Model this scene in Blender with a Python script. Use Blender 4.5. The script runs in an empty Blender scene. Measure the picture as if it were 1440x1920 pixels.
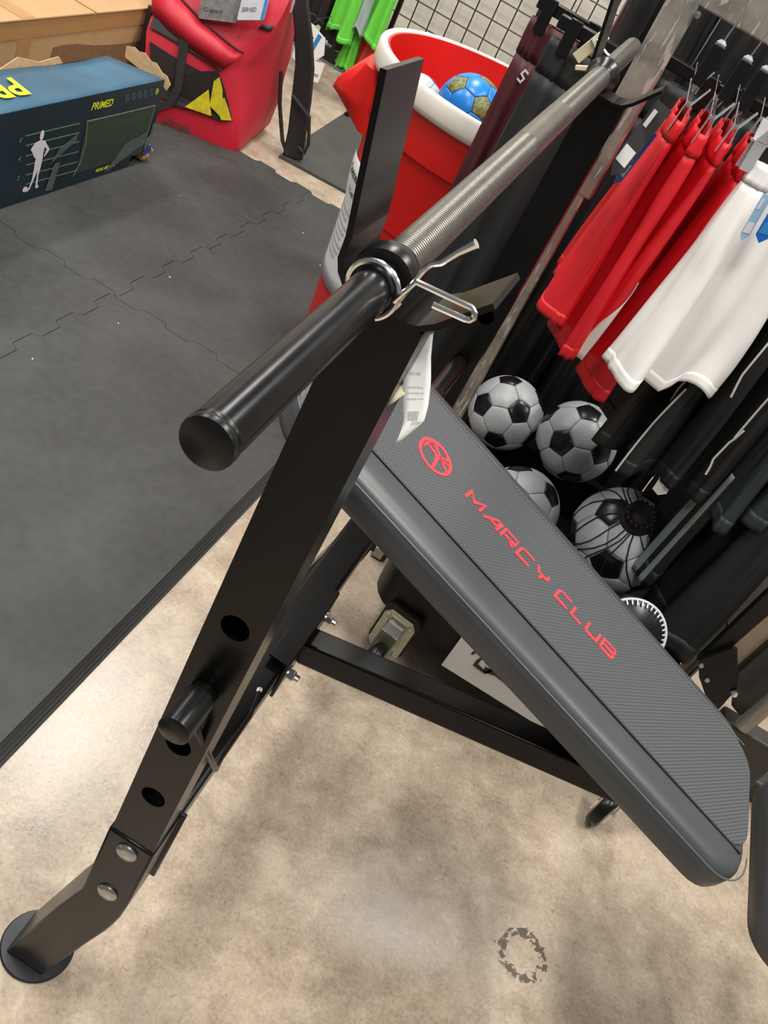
import bpy, bmesh, math, random
from math import sin, cos, pi, radians, sqrt
from mathutils import Vector, Matrix, noise
from mathutils.geometry import tessellate_polygon

random.seed(7)
SC = bpy.context.scene
COL = SC.collection

# ---------------------------------------------------------------- camera
cam_d = bpy.data.cameras.new('camera')
cam = bpy.data.objects.new('camera', cam_d)
COL.objects.link(cam)
SC.camera = cam
# rows: world X, Y, Z expressed in camera axes (image right, image down, forward)
RM = ((0.8495, 0.5255, -0.0474), (0.3465, -0.4878, 0.8012), (0.3979, -0.6971, -0.5965))
cm = Matrix(((RM[0][0], -RM[0][1], -RM[0][2]), (RM[1][0], -RM[1][1], -RM[1][2]), (RM[2][0], -RM[2][1], -RM[2][2])))
cam.rotation_mode = 'QUATERNION'
cam.rotation_quaternion = cm.to_quaternion()
cam.location = (0, 0, 1.40)
cam_d.sensor_fit = 'VERTICAL'
cam_d.sensor_height = 24.0
cam_d.lens = 24.0 * 1733.0 / 1920.0
cam_d.clip_start = 0.02
cam_d.clip_end = 60

# ---------------------------------------------------------------- world, lamps, exposure
w = bpy.data.worlds.new('store_air')
SC.world = w
w.use_nodes = True
w.node_tree.nodes['Background'].inputs[0].default_value = (0.95, 0.97, 1.0, 1)
w.node_tree.nodes['Background'].inputs[1].default_value = 0.16
SC.view_settings.view_transform = 'Standard'
SC.view_settings.look = 'None'
SC.view_settings.gamma = 1.0
SC.view_settings.use_curve_mapping = False
SC.view_settings.exposure = 0.0

def lamp(x, y, z, sx, sy, power, colr=(1.0, 0.96, 0.90)):
    d = bpy.data.lights.new('ceiling_lamp', 'AREA')
    d.shape = 'RECTANGLE'
    d.size, d.size_y = sx, sy
    d.energy = power
    d.color = colr
    o = bpy.data.objects.new('ceiling_lamp', d)
    o.location = (x, y, z)
    COL.objects.link(o)
    return o

for lx, ly in ((-1.28, 3.5), (1.15, 2.85), (-1.25, 0.9), (1.35, 0.9), (-3.9, 3.6), (-3.9, 0.9), (3.9, 2.2), (0.1, -1.8)):
    lamp(lx, ly, 4.0, 0.5, 1.3, 81)

# ---------------------------------------------------------------- materials
def lin(c):
    return tuple((v / 255 / 12.92) if v / 255 <= 0.04045 else ((v / 255 + 0.055) / 1.055) ** 2.4 for v in c)

MATS = {}
def mat(name, rgb, rough=0.5, metal=0.0, var=0.08, scale=30.0, bump=0.0, bscale=200.0, spec=0.5, coat=0.0, trans=0.0, sheen=0.0):
    if name in MATS:
        return MATS[name]
    m = bpy.data.materials.new(name)
    m.use_nodes = True
    nt = m.node_tree
    b = nt.nodes['Principled BSDF']
    c = lin(rgb)
    tc = nt.nodes.new('ShaderNodeTexCoord')
    n = nt.nodes.new('ShaderNodeTexNoise')
    n.inputs['Scale'].default_value = scale
    n.inputs['Detail'].default_value = 5
    nt.links.new(tc.outputs['Object'], n.inputs['Vector'])
    r = nt.nodes.new('ShaderNodeValToRGB')
    r.color_ramp.elements[0].position = 0.3
    r.color_ramp.elements[1].position = 0.7
    r.color_ramp.elements[0].color = tuple(max(0, v * (1 - var)) for v in c) + (1,)
    r.color_ramp.elements[1].color = tuple(min(1, v * (1 + var)) for v in c) + (1,)
    nt.links.new(n.outputs['Fac'], r.inputs['Fac'])
    nt.links.new(r.outputs['Color'], b.inputs['Base Color'])
    b.inputs['Roughness'].default_value = rough
    b.inputs['Metallic'].default_value = metal
    b.inputs['Specular IOR Level'].default_value = spec
    b.inputs['Coat Weight'].default_value = coat
    b.inputs['Coat Roughness'].default_value = 0.1
    b.inputs['Transmission Weight'].default_value = trans
    b.inputs['Sheen Weight'].default_value = sheen
    if bump > 0:
        bn = nt.nodes.new('ShaderNodeTexNoise')
        bn.inputs['Scale'].default_value = bscale
        bn.inputs['Detail'].default_value = 3
        nt.links.new(tc.outputs['Object'], bn.inputs['Vector'])
        bp = nt.nodes.new('ShaderNodeBump')
        bp.inputs['Strength'].default_value = bump
        bp.inputs['Distance'].default_value = 0.002
        nt.links.new(bn.outputs['Fac'], bp.inputs['Height'])
        nt.links.new(bp.outputs['Normal'], b.inputs['Normal'])
    MATS[name] = m
    return m

def nodes_of(m):
    return m.node_tree, m.node_tree.nodes['Principled BSDF']

def add_bump(m, height_socket, strength, dist=0.002):
    nt, b = nodes_of(m)
    bp = nt.nodes.new('ShaderNodeBump')
    bp.inputs['Strength'].default_value = strength
    bp.inputs['Distance'].default_value = dist
    nt.links.new(height_socket, bp.inputs['Height'])
    nt.links.new(bp.outputs['Normal'], b.inputs['Normal'])

def N(nt, typ, **kw):
    n = nt.nodes.new(typ)
    for k, v in kw.items():
        if k in ('operation', 'blend_type', 'data_type', 'wave_type', 'bands_direction', 'feature'):
            setattr(n, k, v)
    return n

def mth(nt, op, a, b=None):
    n = nt.nodes.new('ShaderNodeMath')
    n.operation = op
    for i, v in enumerate((a, b)):
        if v is None:
            continue
        if isinstance(v, (int, float)):
            n.inputs[i].default_value = v
        else:
            nt.links.new(v, n.inputs[i])
    return n.outputs[0]

def concrete():
    m = bpy.data.materials.new('polished_concrete')
    m.use_nodes = True
    nt, b = nodes_of(m)
    g = nt.nodes.new('ShaderNodeNewGeometry')
    def nz(scale, det, dist=0.0, rough=0.6):
        n = nt.nodes.new('ShaderNodeTexNoise')
        n.inputs['Scale'].default_value = scale
        n.inputs['Detail'].default_value = det
        n.inputs['Roughness'].default_value = rough
        n.inputs['Distortion'].default_value = dist
        nt.links.new(g.outputs['Position'], n.inputs['Vector'])
        return n.outputs['Fac']
    big, mid, fine = nz(2.2, 4, 0.4), nz(13, 6, 0.3, 0.65), nz(150, 4, 0.8)
    v = mth(nt, 'ADD', mth(nt, 'MULTIPLY', big, 0.30), mth(nt, 'ADD', mth(nt, 'MULTIPLY', mid, 0.44), mth(nt, 'MULTIPLY', fine, 0.28)))
    r = nt.nodes.new('ShaderNodeValToRGB')
    e = r.color_ramp.elements
    e[0].position, e[0].color = 0.36, lin((126, 111, 95)) + (1,)
    e[1].position, e[1].color = 0.66, lin((198, 183, 164)) + (1,)
    k = e.new(0.51)
    k.color = lin((170, 154, 135)) + (1,)
    nt.links.new(v, r.inputs['Fac'])
    # scratches and specks
    sp = nz(62, 2, 3.0, 0.5)
    spm = mth(nt, 'GREATER_THAN', sp, 0.685)
    # a dark gluey mark on the slab beside the bench
    dv = nt.nodes.new('ShaderNodeVectorMath')
    dv.operation = 'DISTANCE'
    nt.links.new(g.outputs['Position'], dv.inputs[0])
    dv.inputs[1].default_value = (0.535, 0.995, 0)
    ring = mth(nt, 'SUBTRACT', 1.0, mth(nt, 'ABSOLUTE', mth(nt, 'DIVIDE', mth(nt, 'SUBTRACT', dv.outputs['Value'], 0.04), 0.03)))
    patch = mth(nt, 'GREATER_THAN', mth(nt, 'ADD', ring, mth(nt, 'MULTIPLY', nz(60, 4, 1.2), 2.4)), 2.06)
    patch = mth(nt, 'MULTIPLY', patch, mth(nt, 'LESS_THAN', dv.outputs['Value'], 0.075))
    dark = mth(nt, 'MAXIMUM', mth(nt, 'MULTIPLY', spm, 0.38), mth(nt, 'MULTIPLY', patch, 0.9))
    mx = nt.nodes.new('ShaderNodeMix')
    mx.data_type = 'RGBA'
    nt.links.new(dark, mx.inputs[0])
    nt.links.new(r.outputs['Color'], mx.inputs[6])
    mx.inputs[7].default_value = lin((74, 62, 52)) + (1,)
    nt.links.new(mx.outputs[2], b.inputs['Base Color'])
    rr = mth(nt, 'ADD', 0.15, mth(nt, 'MULTIPLY', mid, 0.20))
    nt.links.new(rr, b.inputs['Roughness'])
    b.inputs['Specular IOR Level'].default_value = 0.45
    add_bump(m, mth(nt, 'ADD', mth(nt, 'MULTIPLY', fine, 0.5), mid), 0.12, 0.002)
    return m

def rubber():
    m = mat('foam_rubber', (63, 64, 64), 0.6, var=0.02, scale=5, spec=0.35)
    nt, b = nodes_of(m)
    g = nt.nodes.new('ShaderNodeNewGeometry')
    def nz(scale, det, dist=0.0):
        n = nt.nodes.new('ShaderNodeTexNoise')
        n.inputs['Scale'].default_value = scale
        n.inputs['Detail'].default_value = det
        n.inputs['Distortion'].default_value = dist
        nt.links.new(g.outputs['Position'], n.inputs['Vector'])
        return n.outputs['Fac']
    v = mth(nt, 'ADD', mth(nt, 'MULTIPLY', nz(3, 5, .5), .7), mth(nt, 'MULTIPLY', nz(40, 5), .3))
    r = nt.nodes.new('ShaderNodeValToRGB')
    e = r.color_ramp.elements
    e[0].position, e[0].color = 0.33, lin((46, 46, 46)) + (1,)
    e[1].position, e[1].color = 0.7, lin((71, 72, 71)) + (1,)
    nt.links.new(v, r.inputs['Fac'])
    lint = nt.nodes.new('ShaderNodeTexVoronoi')
    lint.inputs['Scale'].default_value = 9
    nt.links.new(g.outputs['Position'], lint.inputs['Vector'])
    mk = mth(nt, 'LESS_THAN', lint.outputs['Distance'], 0.026)
    mx = nt.nodes.new('ShaderNodeMix')
    mx.data_type = 'RGBA'
    nt.links.new(mk, mx.inputs[0])
    nt.links.new(r.outputs['Color'], mx.inputs[6])
    mx.inputs[7].default_value = lin((190, 190, 185)) + (1,)
    nt.links.new(mx.outputs[2], b.inputs['Base Color'])
    add_bump(m, nz(160, 3), 0.18, 0.0015)
    return m

def twill(name, rgb, pitch, strength):
    m = mat(name, rgb, 0.5, var=0.05, scale=12, spec=0.4)
    nt, b = nodes_of(m)
    tc = nt.nodes.new('ShaderNodeTexCoord')
    sx = nt.nodes.new('ShaderNodeSeparateXYZ')
    nt.links.new(tc.outputs['Object'], sx.inputs[0])
    k = 2 * pi / pitch
    d1 = mth(nt, 'SINE', mth(nt, 'MULTIPLY', mth(nt, 'SUBTRACT', sx.outputs[0], sx.outputs[1]), k / sqrt(2)))
    d2 = mth(nt, 'SINE', mth(nt, 'MULTIPLY', mth(nt, 'ADD', sx.outputs[0], sx.outputs[1]), k / sqrt(2)))
    fac = mth(nt, 'MULTIPLY', mth(nt, 'SUBTRACT', 0.42, sx.outputs[0]), 2.0)
    fac = mth(nt, 'MINIMUM', mth(nt, 'MAXIMUM', fac, 0.1), 1.0)
    h = mth(nt, 'ADD', d1, mth(nt, 'MULTIPLY', d2, fac))
    add_bump(m, h, strength, 0.0012)
    mp = nt.nodes.new('ShaderNodeMapRange')
    mp.inputs[1].default_value, mp.inputs[2].default_value = -1.6, 1.6
    nt.links.new(h, mp.inputs[0])
    r = nt.nodes.new('ShaderNodeValToRGB')
    c = lin(rgb)
    r.color_ramp.elements[0].color = tuple(v * 0.70 for v in c) + (1,)
    r.color_ramp.elements[1].color = tuple(v * 1.2 for v in c) + (1,)
    nt.links.new(mp.outputs[0], r.inputs['Fac'])
    nt.links.new(r.outputs['Color'], b.inputs['Base Color'])
    return m

BLACK = mat('black_gloss_paint', (13, 13, 13), 0.26, var=0.1, scale=80, spec=0.26)
BLACK_SLEEVE = mat('black_oxide_steel', (34, 34, 36), 0.26, metal=0.75, var=0.25, scale=60, bump=0.03, bscale=90)
STEEL = mat('worn_grey_steel', (124, 122, 117), 0.30, metal=0.95, var=0.12, scale=40, bump=0.02)
KNURL = mat('knurled_steel', (116, 114, 109), 0.36, metal=0.95, var=0.1, scale=60)
_nt, _b = nodes_of(KNURL)
_tc = _nt.nodes.new('ShaderNodeTexCoord')
_s = _nt.nodes.new('ShaderNodeSeparateXYZ')
_nt.links.new(_tc.outputs['Object'], _s.inputs[0])
add_bump(KNURL, mth(_nt, 'SINE', mth(_nt, 'MULTIPLY', _s.outputs[1], 2 * pi / 0.0034)), 0.35, 0.0006)
CHROME = mat('chrome', (235, 235, 235), 0.20, metal=1.0, var=0.03)
ZINC = mat('zinc_bolt', (176, 178, 176), 0.28, metal=0.9, var=0.08)
GALV = mat('galvanised_steel', (166, 161, 151), 0.40, metal=0.55, var=0.30, scale=26, bump=0.05, bscale=60)
_nt, _b = nodes_of(GALV)
_tc = _nt.nodes.new('ShaderNodeTexCoord')
_mp = _nt.nodes.new('ShaderNodeMapping')
_mp.inputs['Scale'].default_value = (150, 150, 22)
_nt.links.new(_tc.outputs['Object'], _mp.inputs['Vector'])
_n = _nt.nodes.new('ShaderNodeTexNoise')
_n.inputs['Scale'].default_value = 1.0
_n.inputs['Detail'].default_value = 4
_nt.links.new(_mp.outputs['Vector'], _n.inputs['Vector'])
_mx = _nt.nodes.new('ShaderNodeMix')
_mx.data_type = 'RGBA'
_nt.links.new(mth(_nt, 'MULTIPLY', mth(_nt, 'GREATER_THAN', _n.outputs['Fac'], 0.60), 0.75), _mx.inputs[0])
_nt.links.new(_b.inputs['Base Color'].links[0].from_socket, _mx.inputs[6])
_mx.inputs[7].default_value = lin((226, 222, 212)) + (1,)
_nt.links.new(_mx.outputs[2], _b.inputs['Base Color'])
ZPLATE = mat('zinc_chromate_plate', (176, 180, 150), 0.4, metal=0.6, var=0.15, scale=60)
VINYL = mat('grey_vinyl', (62, 65, 68), 0.36, var=0.06, scale=14, bump=0.05, bscale=700, spec=0.5)
VINYL_DARK = mat('dark_vinyl_seam', (16, 16, 17), 0.5, var=0.05)
PANEL = twill('carbon_weave_vinyl', (74, 77, 80), 0.0048, 0.42)
STITCH = mat('stitch_thread', (120, 124, 127), 0.7, var=0.05)
REDPRINT = mat('red_stitch_print', (232, 52, 62), 0.55, var=0.05)
RUBBER = rubber()
MATEDGE = mat('foam_edge', (40, 40, 40), 0.7, var=0.15, scale=120)
CONCRETE = concrete()
WALLM = mat('painted_block_wall', (205, 201, 190), 0.75, var=0.05, scale=3, bump=0.1, bscale=60)
BASEM = mat('black_cove_base', (18, 18, 19), 0.4, var=0.1)
WIRE = mat('black_wire', (34, 24, 22), 0.4, var=0.1)
BINRED = mat('red_plastic', (214, 26, 22), 0.34, var=0.04, scale=6, spec=0.45)
BINWHITE = mat('white_plastic', (228, 224, 214), 0.4, var=0.04, scale=8)
PAPER = mat('paper', (226, 226, 224), 0.7, var=0.02)
INK = mat('ink', (44, 44, 46), 0.7, var=0.02)
INKGREY = mat('grey_ink', (146, 146, 148), 0.7, var=0.02)
CARD = mat('cardboard', (178, 143, 102), 0.75, var=0.07, scale=10, bump=0.08, bscale=120)
CARDDARK = mat('cardboard_print', (124, 92, 62), 0.75, var=0.18, scale=60)
CARDIN = mat('torn_cardboard', (166, 138, 100), 0.85, var=0.15, scale=60)
TAPE = mat('brown_tape', (172, 130, 84), 0.35, var=0.05)
BOXNAVY = mat('navy_printed_card', (15, 36, 48), 0.42, var=0.3, scale=5, spec=0.5)
BOXTOP = mat('blue_printed_card', (46, 90, 116), 0.40, var=0.25, scale=5, spec=0.5)
YELLOWP = mat('yellow_print', (214, 222, 28), 0.5, var=0.03)
NETGREEN = mat('green_grey_print', (46, 62, 50), 0.5, var=0.2, scale=160)
GREENLINE = mat('pale_green_line', (96, 122, 92), 0.5, var=0.05)
WHITEP = mat('white_print', (214, 212, 220), 0.5, var=0.03)
CLEARTAPE = mat('clear_tape', (150, 165, 165), 0.15, var=0.2, scale=40, trans=0.75)
BAGRED = mat('red_nylon', (188, 28, 48), 0.5, var=0.07, scale=9, bump=0.06, bscale=500, sheen=0.0)
BAGBLACK = mat('black_nylon', (30, 29, 29), 0.6, var=0.12, scale=30, bump=0.08, bscale=400)
MESHBLACK = mat('black_mesh_cloth', (22, 14, 15), 0.75, var=0.3, scale=300)
YELLOWC = mat('yellow_cloth', (190, 178, 24), 0.75, var=0.22, scale=60)
GREENC = mat('lime_polyester', (98, 200, 62), 0.55, var=0.05, scale=20, sheen=0.0)
CORALC = mat('coral_polyester', (216, 70, 62), 0.55, var=0.05, scale=20)
BLACKC = mat('black_polyester', (17, 17, 19), 0.6, var=0.12, scale=20, sheen=0.0)
CHARC = mat('charcoal_polyester', (27, 32, 34), 0.6, var=0.12, scale=20, sheen=0.0)
TEALC = mat('dark_slate_polyester', (38, 47, 48), 0.6, var=0.12, scale=20, sheen=0.0)
MAROONC = mat('maroon_polyester', (74, 22, 30), 0.55, var=0.15, scale=20, sheen=0.0)
REDC = mat('red_polyester', (214, 24, 36), 0.48, var=0.05, scale=20, sheen=0.0)
WHITEC = mat('white_polyester', (226, 224, 220), 0.5, var=0.03, scale=20, sheen=0.0)
GREYSTRIPE = mat('grey_stripe', (118, 130, 130), 0.6, var=0.05)
BALLW = mat('white_ball_panel', (172, 175, 178), 0.38, var=0.05, scale=30)
_nt, _b = nodes_of(BALLW)
_tc = _nt.nodes.new('ShaderNodeTexCoord')
_ck = _nt.nodes.new('ShaderNodeTexVoronoi')
_ck.inputs['Scale'].default_value = 190
_nt.links.new(_tc.outputs['Object'], _ck.inputs['Vector'])
add_bump(BALLW, _ck.outputs['Distance'], 0.5, 0.0008)
BALLB = mat('black_ball_panel', (16, 16, 17), 0.28, var=0.05)
BALLBLUE = mat('blue_ball_panel', (14, 122, 208), 0.32, var=0.04)
BALLMESH = mat('lime_black_ball_panel', (108, 112, 62), 0.4, var=0.75, scale=150)
SEAMDK = mat('ball_seam', (34, 38, 46), 0.6, var=0.1)
SEAMGREY = mat('ball_seam_grey', (120, 122, 124), 0.6, var=0.1)
PLASTICBK = mat('black_plastic', (15, 15, 16), 0.30, var=0.1, spec=0.35)
CLEARPL = mat('clear_plastic', (212, 214, 218), 0.08, var=0.02, trans=0.45)
TAGBLUE = mat('blue_tag_card', (34, 62, 150), 0.4, var=0.03)
TAGBLUE2 = mat('bright_blue_tag_card', (22, 96, 190), 0.4, var=0.03)
CREAM = mat('cream_sticker', (214, 208, 176), 0.45, var=0.03)
GREYPAINT = mat('grey_machine_paint', (138, 132, 124), 0.42, var=0.08)
DKGREYPAINT = mat('dark_grey_machine_paint', (52, 50, 47), 0.42, var=0.08)
TANPL = mat('tan_plywood', (160, 142, 122), 0.55, var=0.1, scale=16)
TAUPE = mat('silver_taupe_tube', (150, 142, 132), 0.3, metal=0.5, var=0.05)
BLUEC = mat('blue_label', (40, 128, 190), 0.45, var=0.03)
GREYPK = mat('grey_clear_pack', (120, 118, 118), 0.22, var=0.3, scale=40)

# ---------------------------------------------------------------- mesh helpers
class MB:
    def __init__(s):
        s.v, s.f, s.m = [], [], []
    def add(s, vs, fs, m=0):
        o = len(s.v)
        s.v += [Vector(v) for v in vs]
        s.f += [tuple(i + o for i in f) for f in fs]
        s.m += [m] * len(fs)
        return s
    def box(s, c, d, R=None, m=0):
        c = Vector(c)
        vs = [Vector((x * d[0] / 2, y * d[1] / 2, z * d[2] / 2)) for z in (-1, 1) for y in (-1, 1) for x in (-1, 1)]
        if R is not None:
            vs = [R @ v for v in vs]
        return s.add([v + c for v in vs], [(0, 2, 3, 1), (4, 5, 7, 6), (0, 1, 5, 4), (2, 6, 7, 3), (0, 4, 6, 2), (1, 3, 7, 5)], m)
    def bar(s, a, b, wx, wz, up=(0, 0, 1), m=0):
        a, b = Vector(a), Vector(b)
        y = (b - a).normalized()
        x = y.cross(Vector(up)).normalized()
        z = x.cross(y)
        R = Matrix((x, y, z)).transposed()
        return s.box((a + b) / 2, (wx, (b - a).length, wz), R, m)
    def tube(s, pts, r, n=12, cap=True, m=0, closed=False):
        pts = [Vector(p) for p in pts]
        k = len(pts)
        rs = r if isinstance(r, (list, tuple)) else [r] * k
        rings, prev = [], None
        for i, p in enumerate(pts):
            if closed:
                t = (pts[(i + 1) % k] - pts[i - 1]).normalized()
            else:
                t = (pts[min(i + 1, k - 1)] - pts[max(i - 1, 0)]).normalized()
            if prev is None:
                ref = Vector((0, 0, 1)) if abs(t.z) < 0.9 else Vector((1, 0, 0))
                x = t.cross(ref).normalized()
            else:
                x = (prev - t * prev.dot(t)).normalized()
            prev = x
            y = t.cross(x)
            rings.append([p + (x * cos(2 * pi * j / n) + y * sin(2 * pi * j / n)) * rs[i] for j in range(n)])
        s.loft(rings, cap=cap and not closed, m=m, close_u=closed)
        return s
    def loft(s, rings, cap=True, m=0, close_v=True, close_u=False):
        n, k = len(rings[0]), len(rings)
        vs = [v for r in rings for v in r]
        fs = []
        for i in range(k if close_u else k - 1):
            a, b = i * n, ((i + 1) % k) * n
            for j in range(n if close_v else n - 1):
                j2 = (j + 1) % n
                fs.append((a + j, a + j2, b + j2, b + j))
        if cap:
            fs.append(tuple(reversed(range(n))))
            fs.append(tuple(range((k - 1) * n, k * n)))
        return s.add(vs, fs, m)
    def lathe(s, prof, c, axis=(0, 0, 1), n=32, m=0, cap=True):
        c, ax = Vector(c), Vector(axis).normalized()
        ref = Vector((0, 0, 1)) if abs(ax.z) < 0.9 else Vector((1, 0, 0))
        x = ax.cross(ref).normalized()
        y = ax.cross(x)
        rings = [[c + ax * z + (x * cos(2 * pi * j / n) + y * sin(2 * pi * j / n)) * r for j in range(n)] for r, z in prof]
        return s.loft(rings, cap=cap, m=m)
    def prism(s, pts, fn, h0, h1, m=0):
        """polygon pts (u, v) carried through fn(u, v, h) and thickened from h0 to h1"""
        n = len(pts)
        vs = [fn(u, v, h0) for u, v in pts] + [fn(u, v, h1) for u, v in pts]
        tri = tessellate_polygon([[Vector((u, v, 0)) for u, v in pts]])
        fs = [tuple(reversed(t)) for t in tri] + [tuple(i + n for i in t) for t in tri]
        fs += [(i, (i + 1) % n, (i + 1) % n + n, i + n) for i in range(n)]
        return s.add(vs, fs, m)
    def ribbon(s, pts, wid, fn, h0, h1, m=0):
        """a flat stroke along 2-D points carried through fn"""
        L, Rr = [], []
        k = len(pts)
        for i in range(k):
            a, b = Vector(pts[max(i - 1, 0)]), Vector(pts[min(i + 1, k - 1)])
            t = (b - a).normalized()
            nn = Vector((-t.y, t.x))
            sc = 1.0
            if 0 < i < k - 1:
                t1 = (Vector(pts[i]) - a).normalized()
                sc = 1 / max(0.5, abs(t.dot(t1)))
            p = Vector(pts[i])
            L.append(p + nn * wid / 2 * sc)
            Rr.append(p - nn * wid / 2 * sc)
        for i in range(k - 1):
            q = [L[i], Rr[i], Rr[i + 1], L[i + 1]]
            vs = [fn(p.x, p.y, h0) for p in q] + [fn(p.x, p.y, h1) for p in q]
            s.add(vs, [(0, 1, 2, 3), (4, 7, 6, 5), (0, 4, 5, 1), (1, 5, 6, 2), (2, 6, 7, 3), (3, 7, 4, 0)], m)
        return s

def wpos(o):
    return wpos(o.parent) + o.location if o.parent else o.location.copy()

def obj(name, mb, mats, parent=None, smooth=True, bev=0.0, seg=2, angle=38, label=None, M=None, sub=0, solid=0.0):
    """links the collected shape as ONE mesh object; vertices are given in world space unless M places them"""
    me = bpy.data.meshes.new(name)
    off = wpos(parent) if (parent is not None and M is None) else Vector((0, 0, 0))
    me.from_pydata([v - off for v in mb.v], [], mb.f)
    if not isinstance(mats, (list, tuple)):
        mats = [mats]
    for q in mats:
        me.materials.append(q)
    me.polygons.foreach_set('material_index', mb.m)
    bm = bmesh.new()
    bm.from_mesh(me)
    bmesh.ops.recalc_face_normals(bm, faces=bm.faces)
    bm.to_mesh(me)
    bm.free()
    if smooth:
        me.polygons.foreach_set('use_smooth', [True] * len(me.polygons))
        me.set_sharp_from_angle(angle=radians(angle))
    o = bpy.data.objects.new(name, me)
    COL.objects.link(o)
    if parent is not None:
        o.parent = parent
    if M is not None:
        o.matrix_local = M
    if solid:
        md = o.modifiers.new('thick', 'SOLIDIFY')
        md.thickness = solid
        md.offset = 0
    if bev:
        md = o.modifiers.new('bevel', 'BEVEL')
        md.width = bev
        md.segments = seg
        md.limit_method = 'ANGLE'
        md.angle_limit = radians(40)
    if sub:
        md = o.modifiers.new('sub', 'SUBSURF')
        md.levels = md.render_levels = sub
    if label:
        o['label'] = label
    return o

def tag(o, label, cat, group=None):
    o['label'] = label
    o['category'] = cat
    if group:
        o['group'] = group
    return o

def thing(name, label, cat, loc=(0, 0, 0), group=None):
    o = bpy.data.objects.new(name, None)
    o.empty_display_size = 0.05
    COL.objects.link(o)
    o.location = loc
    return tag(o, label, cat, group)

def struct(o):
    o['kind'] = 'structure'
    return o

def ident(u, v, h):
    return Vector((u, v, h))

def arc(c, r, a0, a1, n):
    return [(c[0] + r * cos(radians(a0 + (a1 - a0) * i / n)), c[1] + r * sin(radians(a0 + (a1 - a0) * i / n))) for i in range(n + 1)]

def rrect(x0, x1, y0, y1, r, n=6):
    return (arc((x1 - r, y0 + r), r, -90, 0, n) + arc((x1 - r, y1 - r), r, 0, 90, n) +
            arc((x0 + r, y1 - r), r, 90, 180, n) + arc((x0 + r, y0 + r), r, 180, 270, n))

def text_mb(txt, size, fn, h0, h1, shear=0.0, bold=0.0, sx=1.0, mb=None, align='LEFT'):
    cu = bpy.data.curves.new('lettering', 'FONT')
    cu.body = txt
    cu.size = size
    cu.shear = shear
    cu.offset = bold
    cu.align_x = align
    cu.resolution_u = 3
    t = bpy.data.objects.new('lettering', cu)
    COL.objects.link(t)
    dg = bpy.context.evaluated_depsgraph_get()
    me = bpy.data.meshes.new_from_object(t.evaluated_get(dg))
    mb = mb or MB()
    nv = len(me.vertices)
    vs = [fn(v.co.x * sx, v.co.y, h1) for v in me.vertices]
    mb.add(vs, [tuple(p.vertices) for p in me.polygons])
    bpy.data.objects.remove(t)
    bpy.data.curves.remove(cu)
    bpy.data.meshes.remove(me)
    return mb

# ================================================================ THE SETTING
fl = MB().box((0, 1.6, -0.05), (9.0, 8.0, 0.1))
struct(obj('floor', fl, CONCRETE, smooth=False))
struct(obj('wall_back', MB().box((0, 5.10, 2.0), (9.0, 0.12, 4.0)), WALLM, smooth=False))
struct(obj('baseboard_back', MB().prism([(5.04, 0), (5.018, 0.0), (5.028, 0.012), (5.028, 0.08), (5.033, 0.086), (5.04, 0.086)],
       lambda u, v, h: Vector((h, u, v)), -4.5, 4.5), BASEM))

# ---- interlocking foam tiles
def tooth_edge(p, q, sign, amp=0.011, per=0.164):
    p, q = Vector(p), Vector(q)
    d = q - p
    L = d.length
    t = d / L
    nn = Vector((t.y, -t.x)) * sign
    out, k = [], max(1, round(L / per))
    for i in range(k):
        for fr, off in ((0.0, 0), (0.04, amp), (0.46, amp), (0.5, 0), (0.54, -amp), (0.96, -amp)):
            out.append(p + t * (L * (i + fr) / k) + nn * off)
    return out

MATZ = 0.021
def mat_tile(x0, x1, y0, y1, teeth, label, bevel_x1=False):
    g = 0.0010
    cs = [(x0 + g, y0 + g), (x1 - g, y0 + g), (x1 - g, y1 - g), (x0 + g, y1 - g)]
    pts = []
    for i, key in enumerate('srnl'):
        a, b = cs[i], cs[(i + 1) % 4]
        if teeth.get(key):
            pts += [tuple(v) for v in tooth_edge(a, b, teeth[key])]
        else:
            pts.append(a)
    root = thing('foam_mat_tile', label, 'mat', ((x0 + x1) / 2, (y0 + y1) / 2, 0), 'interlocking black foam floor tiles')
    obj('tile_body', MB().prism(pts, ident, 0.0, MATZ), RUBBER, root, smooth=False)
    if bevel_x1:
        rp = MB()
        for k in range(4):   # stepped border strip
            a, b = 0.0052 * k, MATZ * (4 - k) / 4.0
            rp.prism([(x1 + a, 0), (x1 + a + 0.0058, 0), (x1 + a + 0.0056, b * 0.80), (x1 + a, b)], lambda u, v, h: Vector((u, h, v)), y0, y1)
        obj('edge_strip', rp, MATEDGE, root, smooth=False, label='ridged black foam edge strip')
    return root

XE, XS, XW = -0.395, -1.052, -1.709
mat_tile(XS, XE, 0.74, 2.05, {'n': 1, 'l': 1, 's': 1}, 'black foam floor tile under the tip of the barbell, edge strip by the bench', True)
mat_tile(XS, XE, 2.05, 3.36, {'s': 1, 'l': 1, 'n': 1}, 'black foam floor tile in front of the red bin', True)
mat_tile(XW, XS, 0.74, 2.05, {'r': 1, 'n': 1, 's': 1}, 'black foam floor tile next to the front of the navy box')
mat_tile(XW, XS, 2.05, 3.36, {'r': 1, 's': 1, 'n': 1}, 'black foam floor tile beneath the navy box and red bag')
mat_tile(XS, XE, -0.57, 0.74, {'n': 1, 'l': 1}, 'black foam floor tile nearest the bench foot', True)

m2 = MB().prism([(-1.292, 3.545), (-0.35, 3.655), (-0.46, 4.62), (-1.385, 4.475)], ident, 0.001, 0.012)
tag(obj('rubber_mat', m2, mat('thin_rubber_mat', (66, 66, 65), 0.6, var=0.15, scale=8), smooth=False), 'thin dark rubber floor mat lying on concrete behind the strap of the red bag', 'mat')

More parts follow.
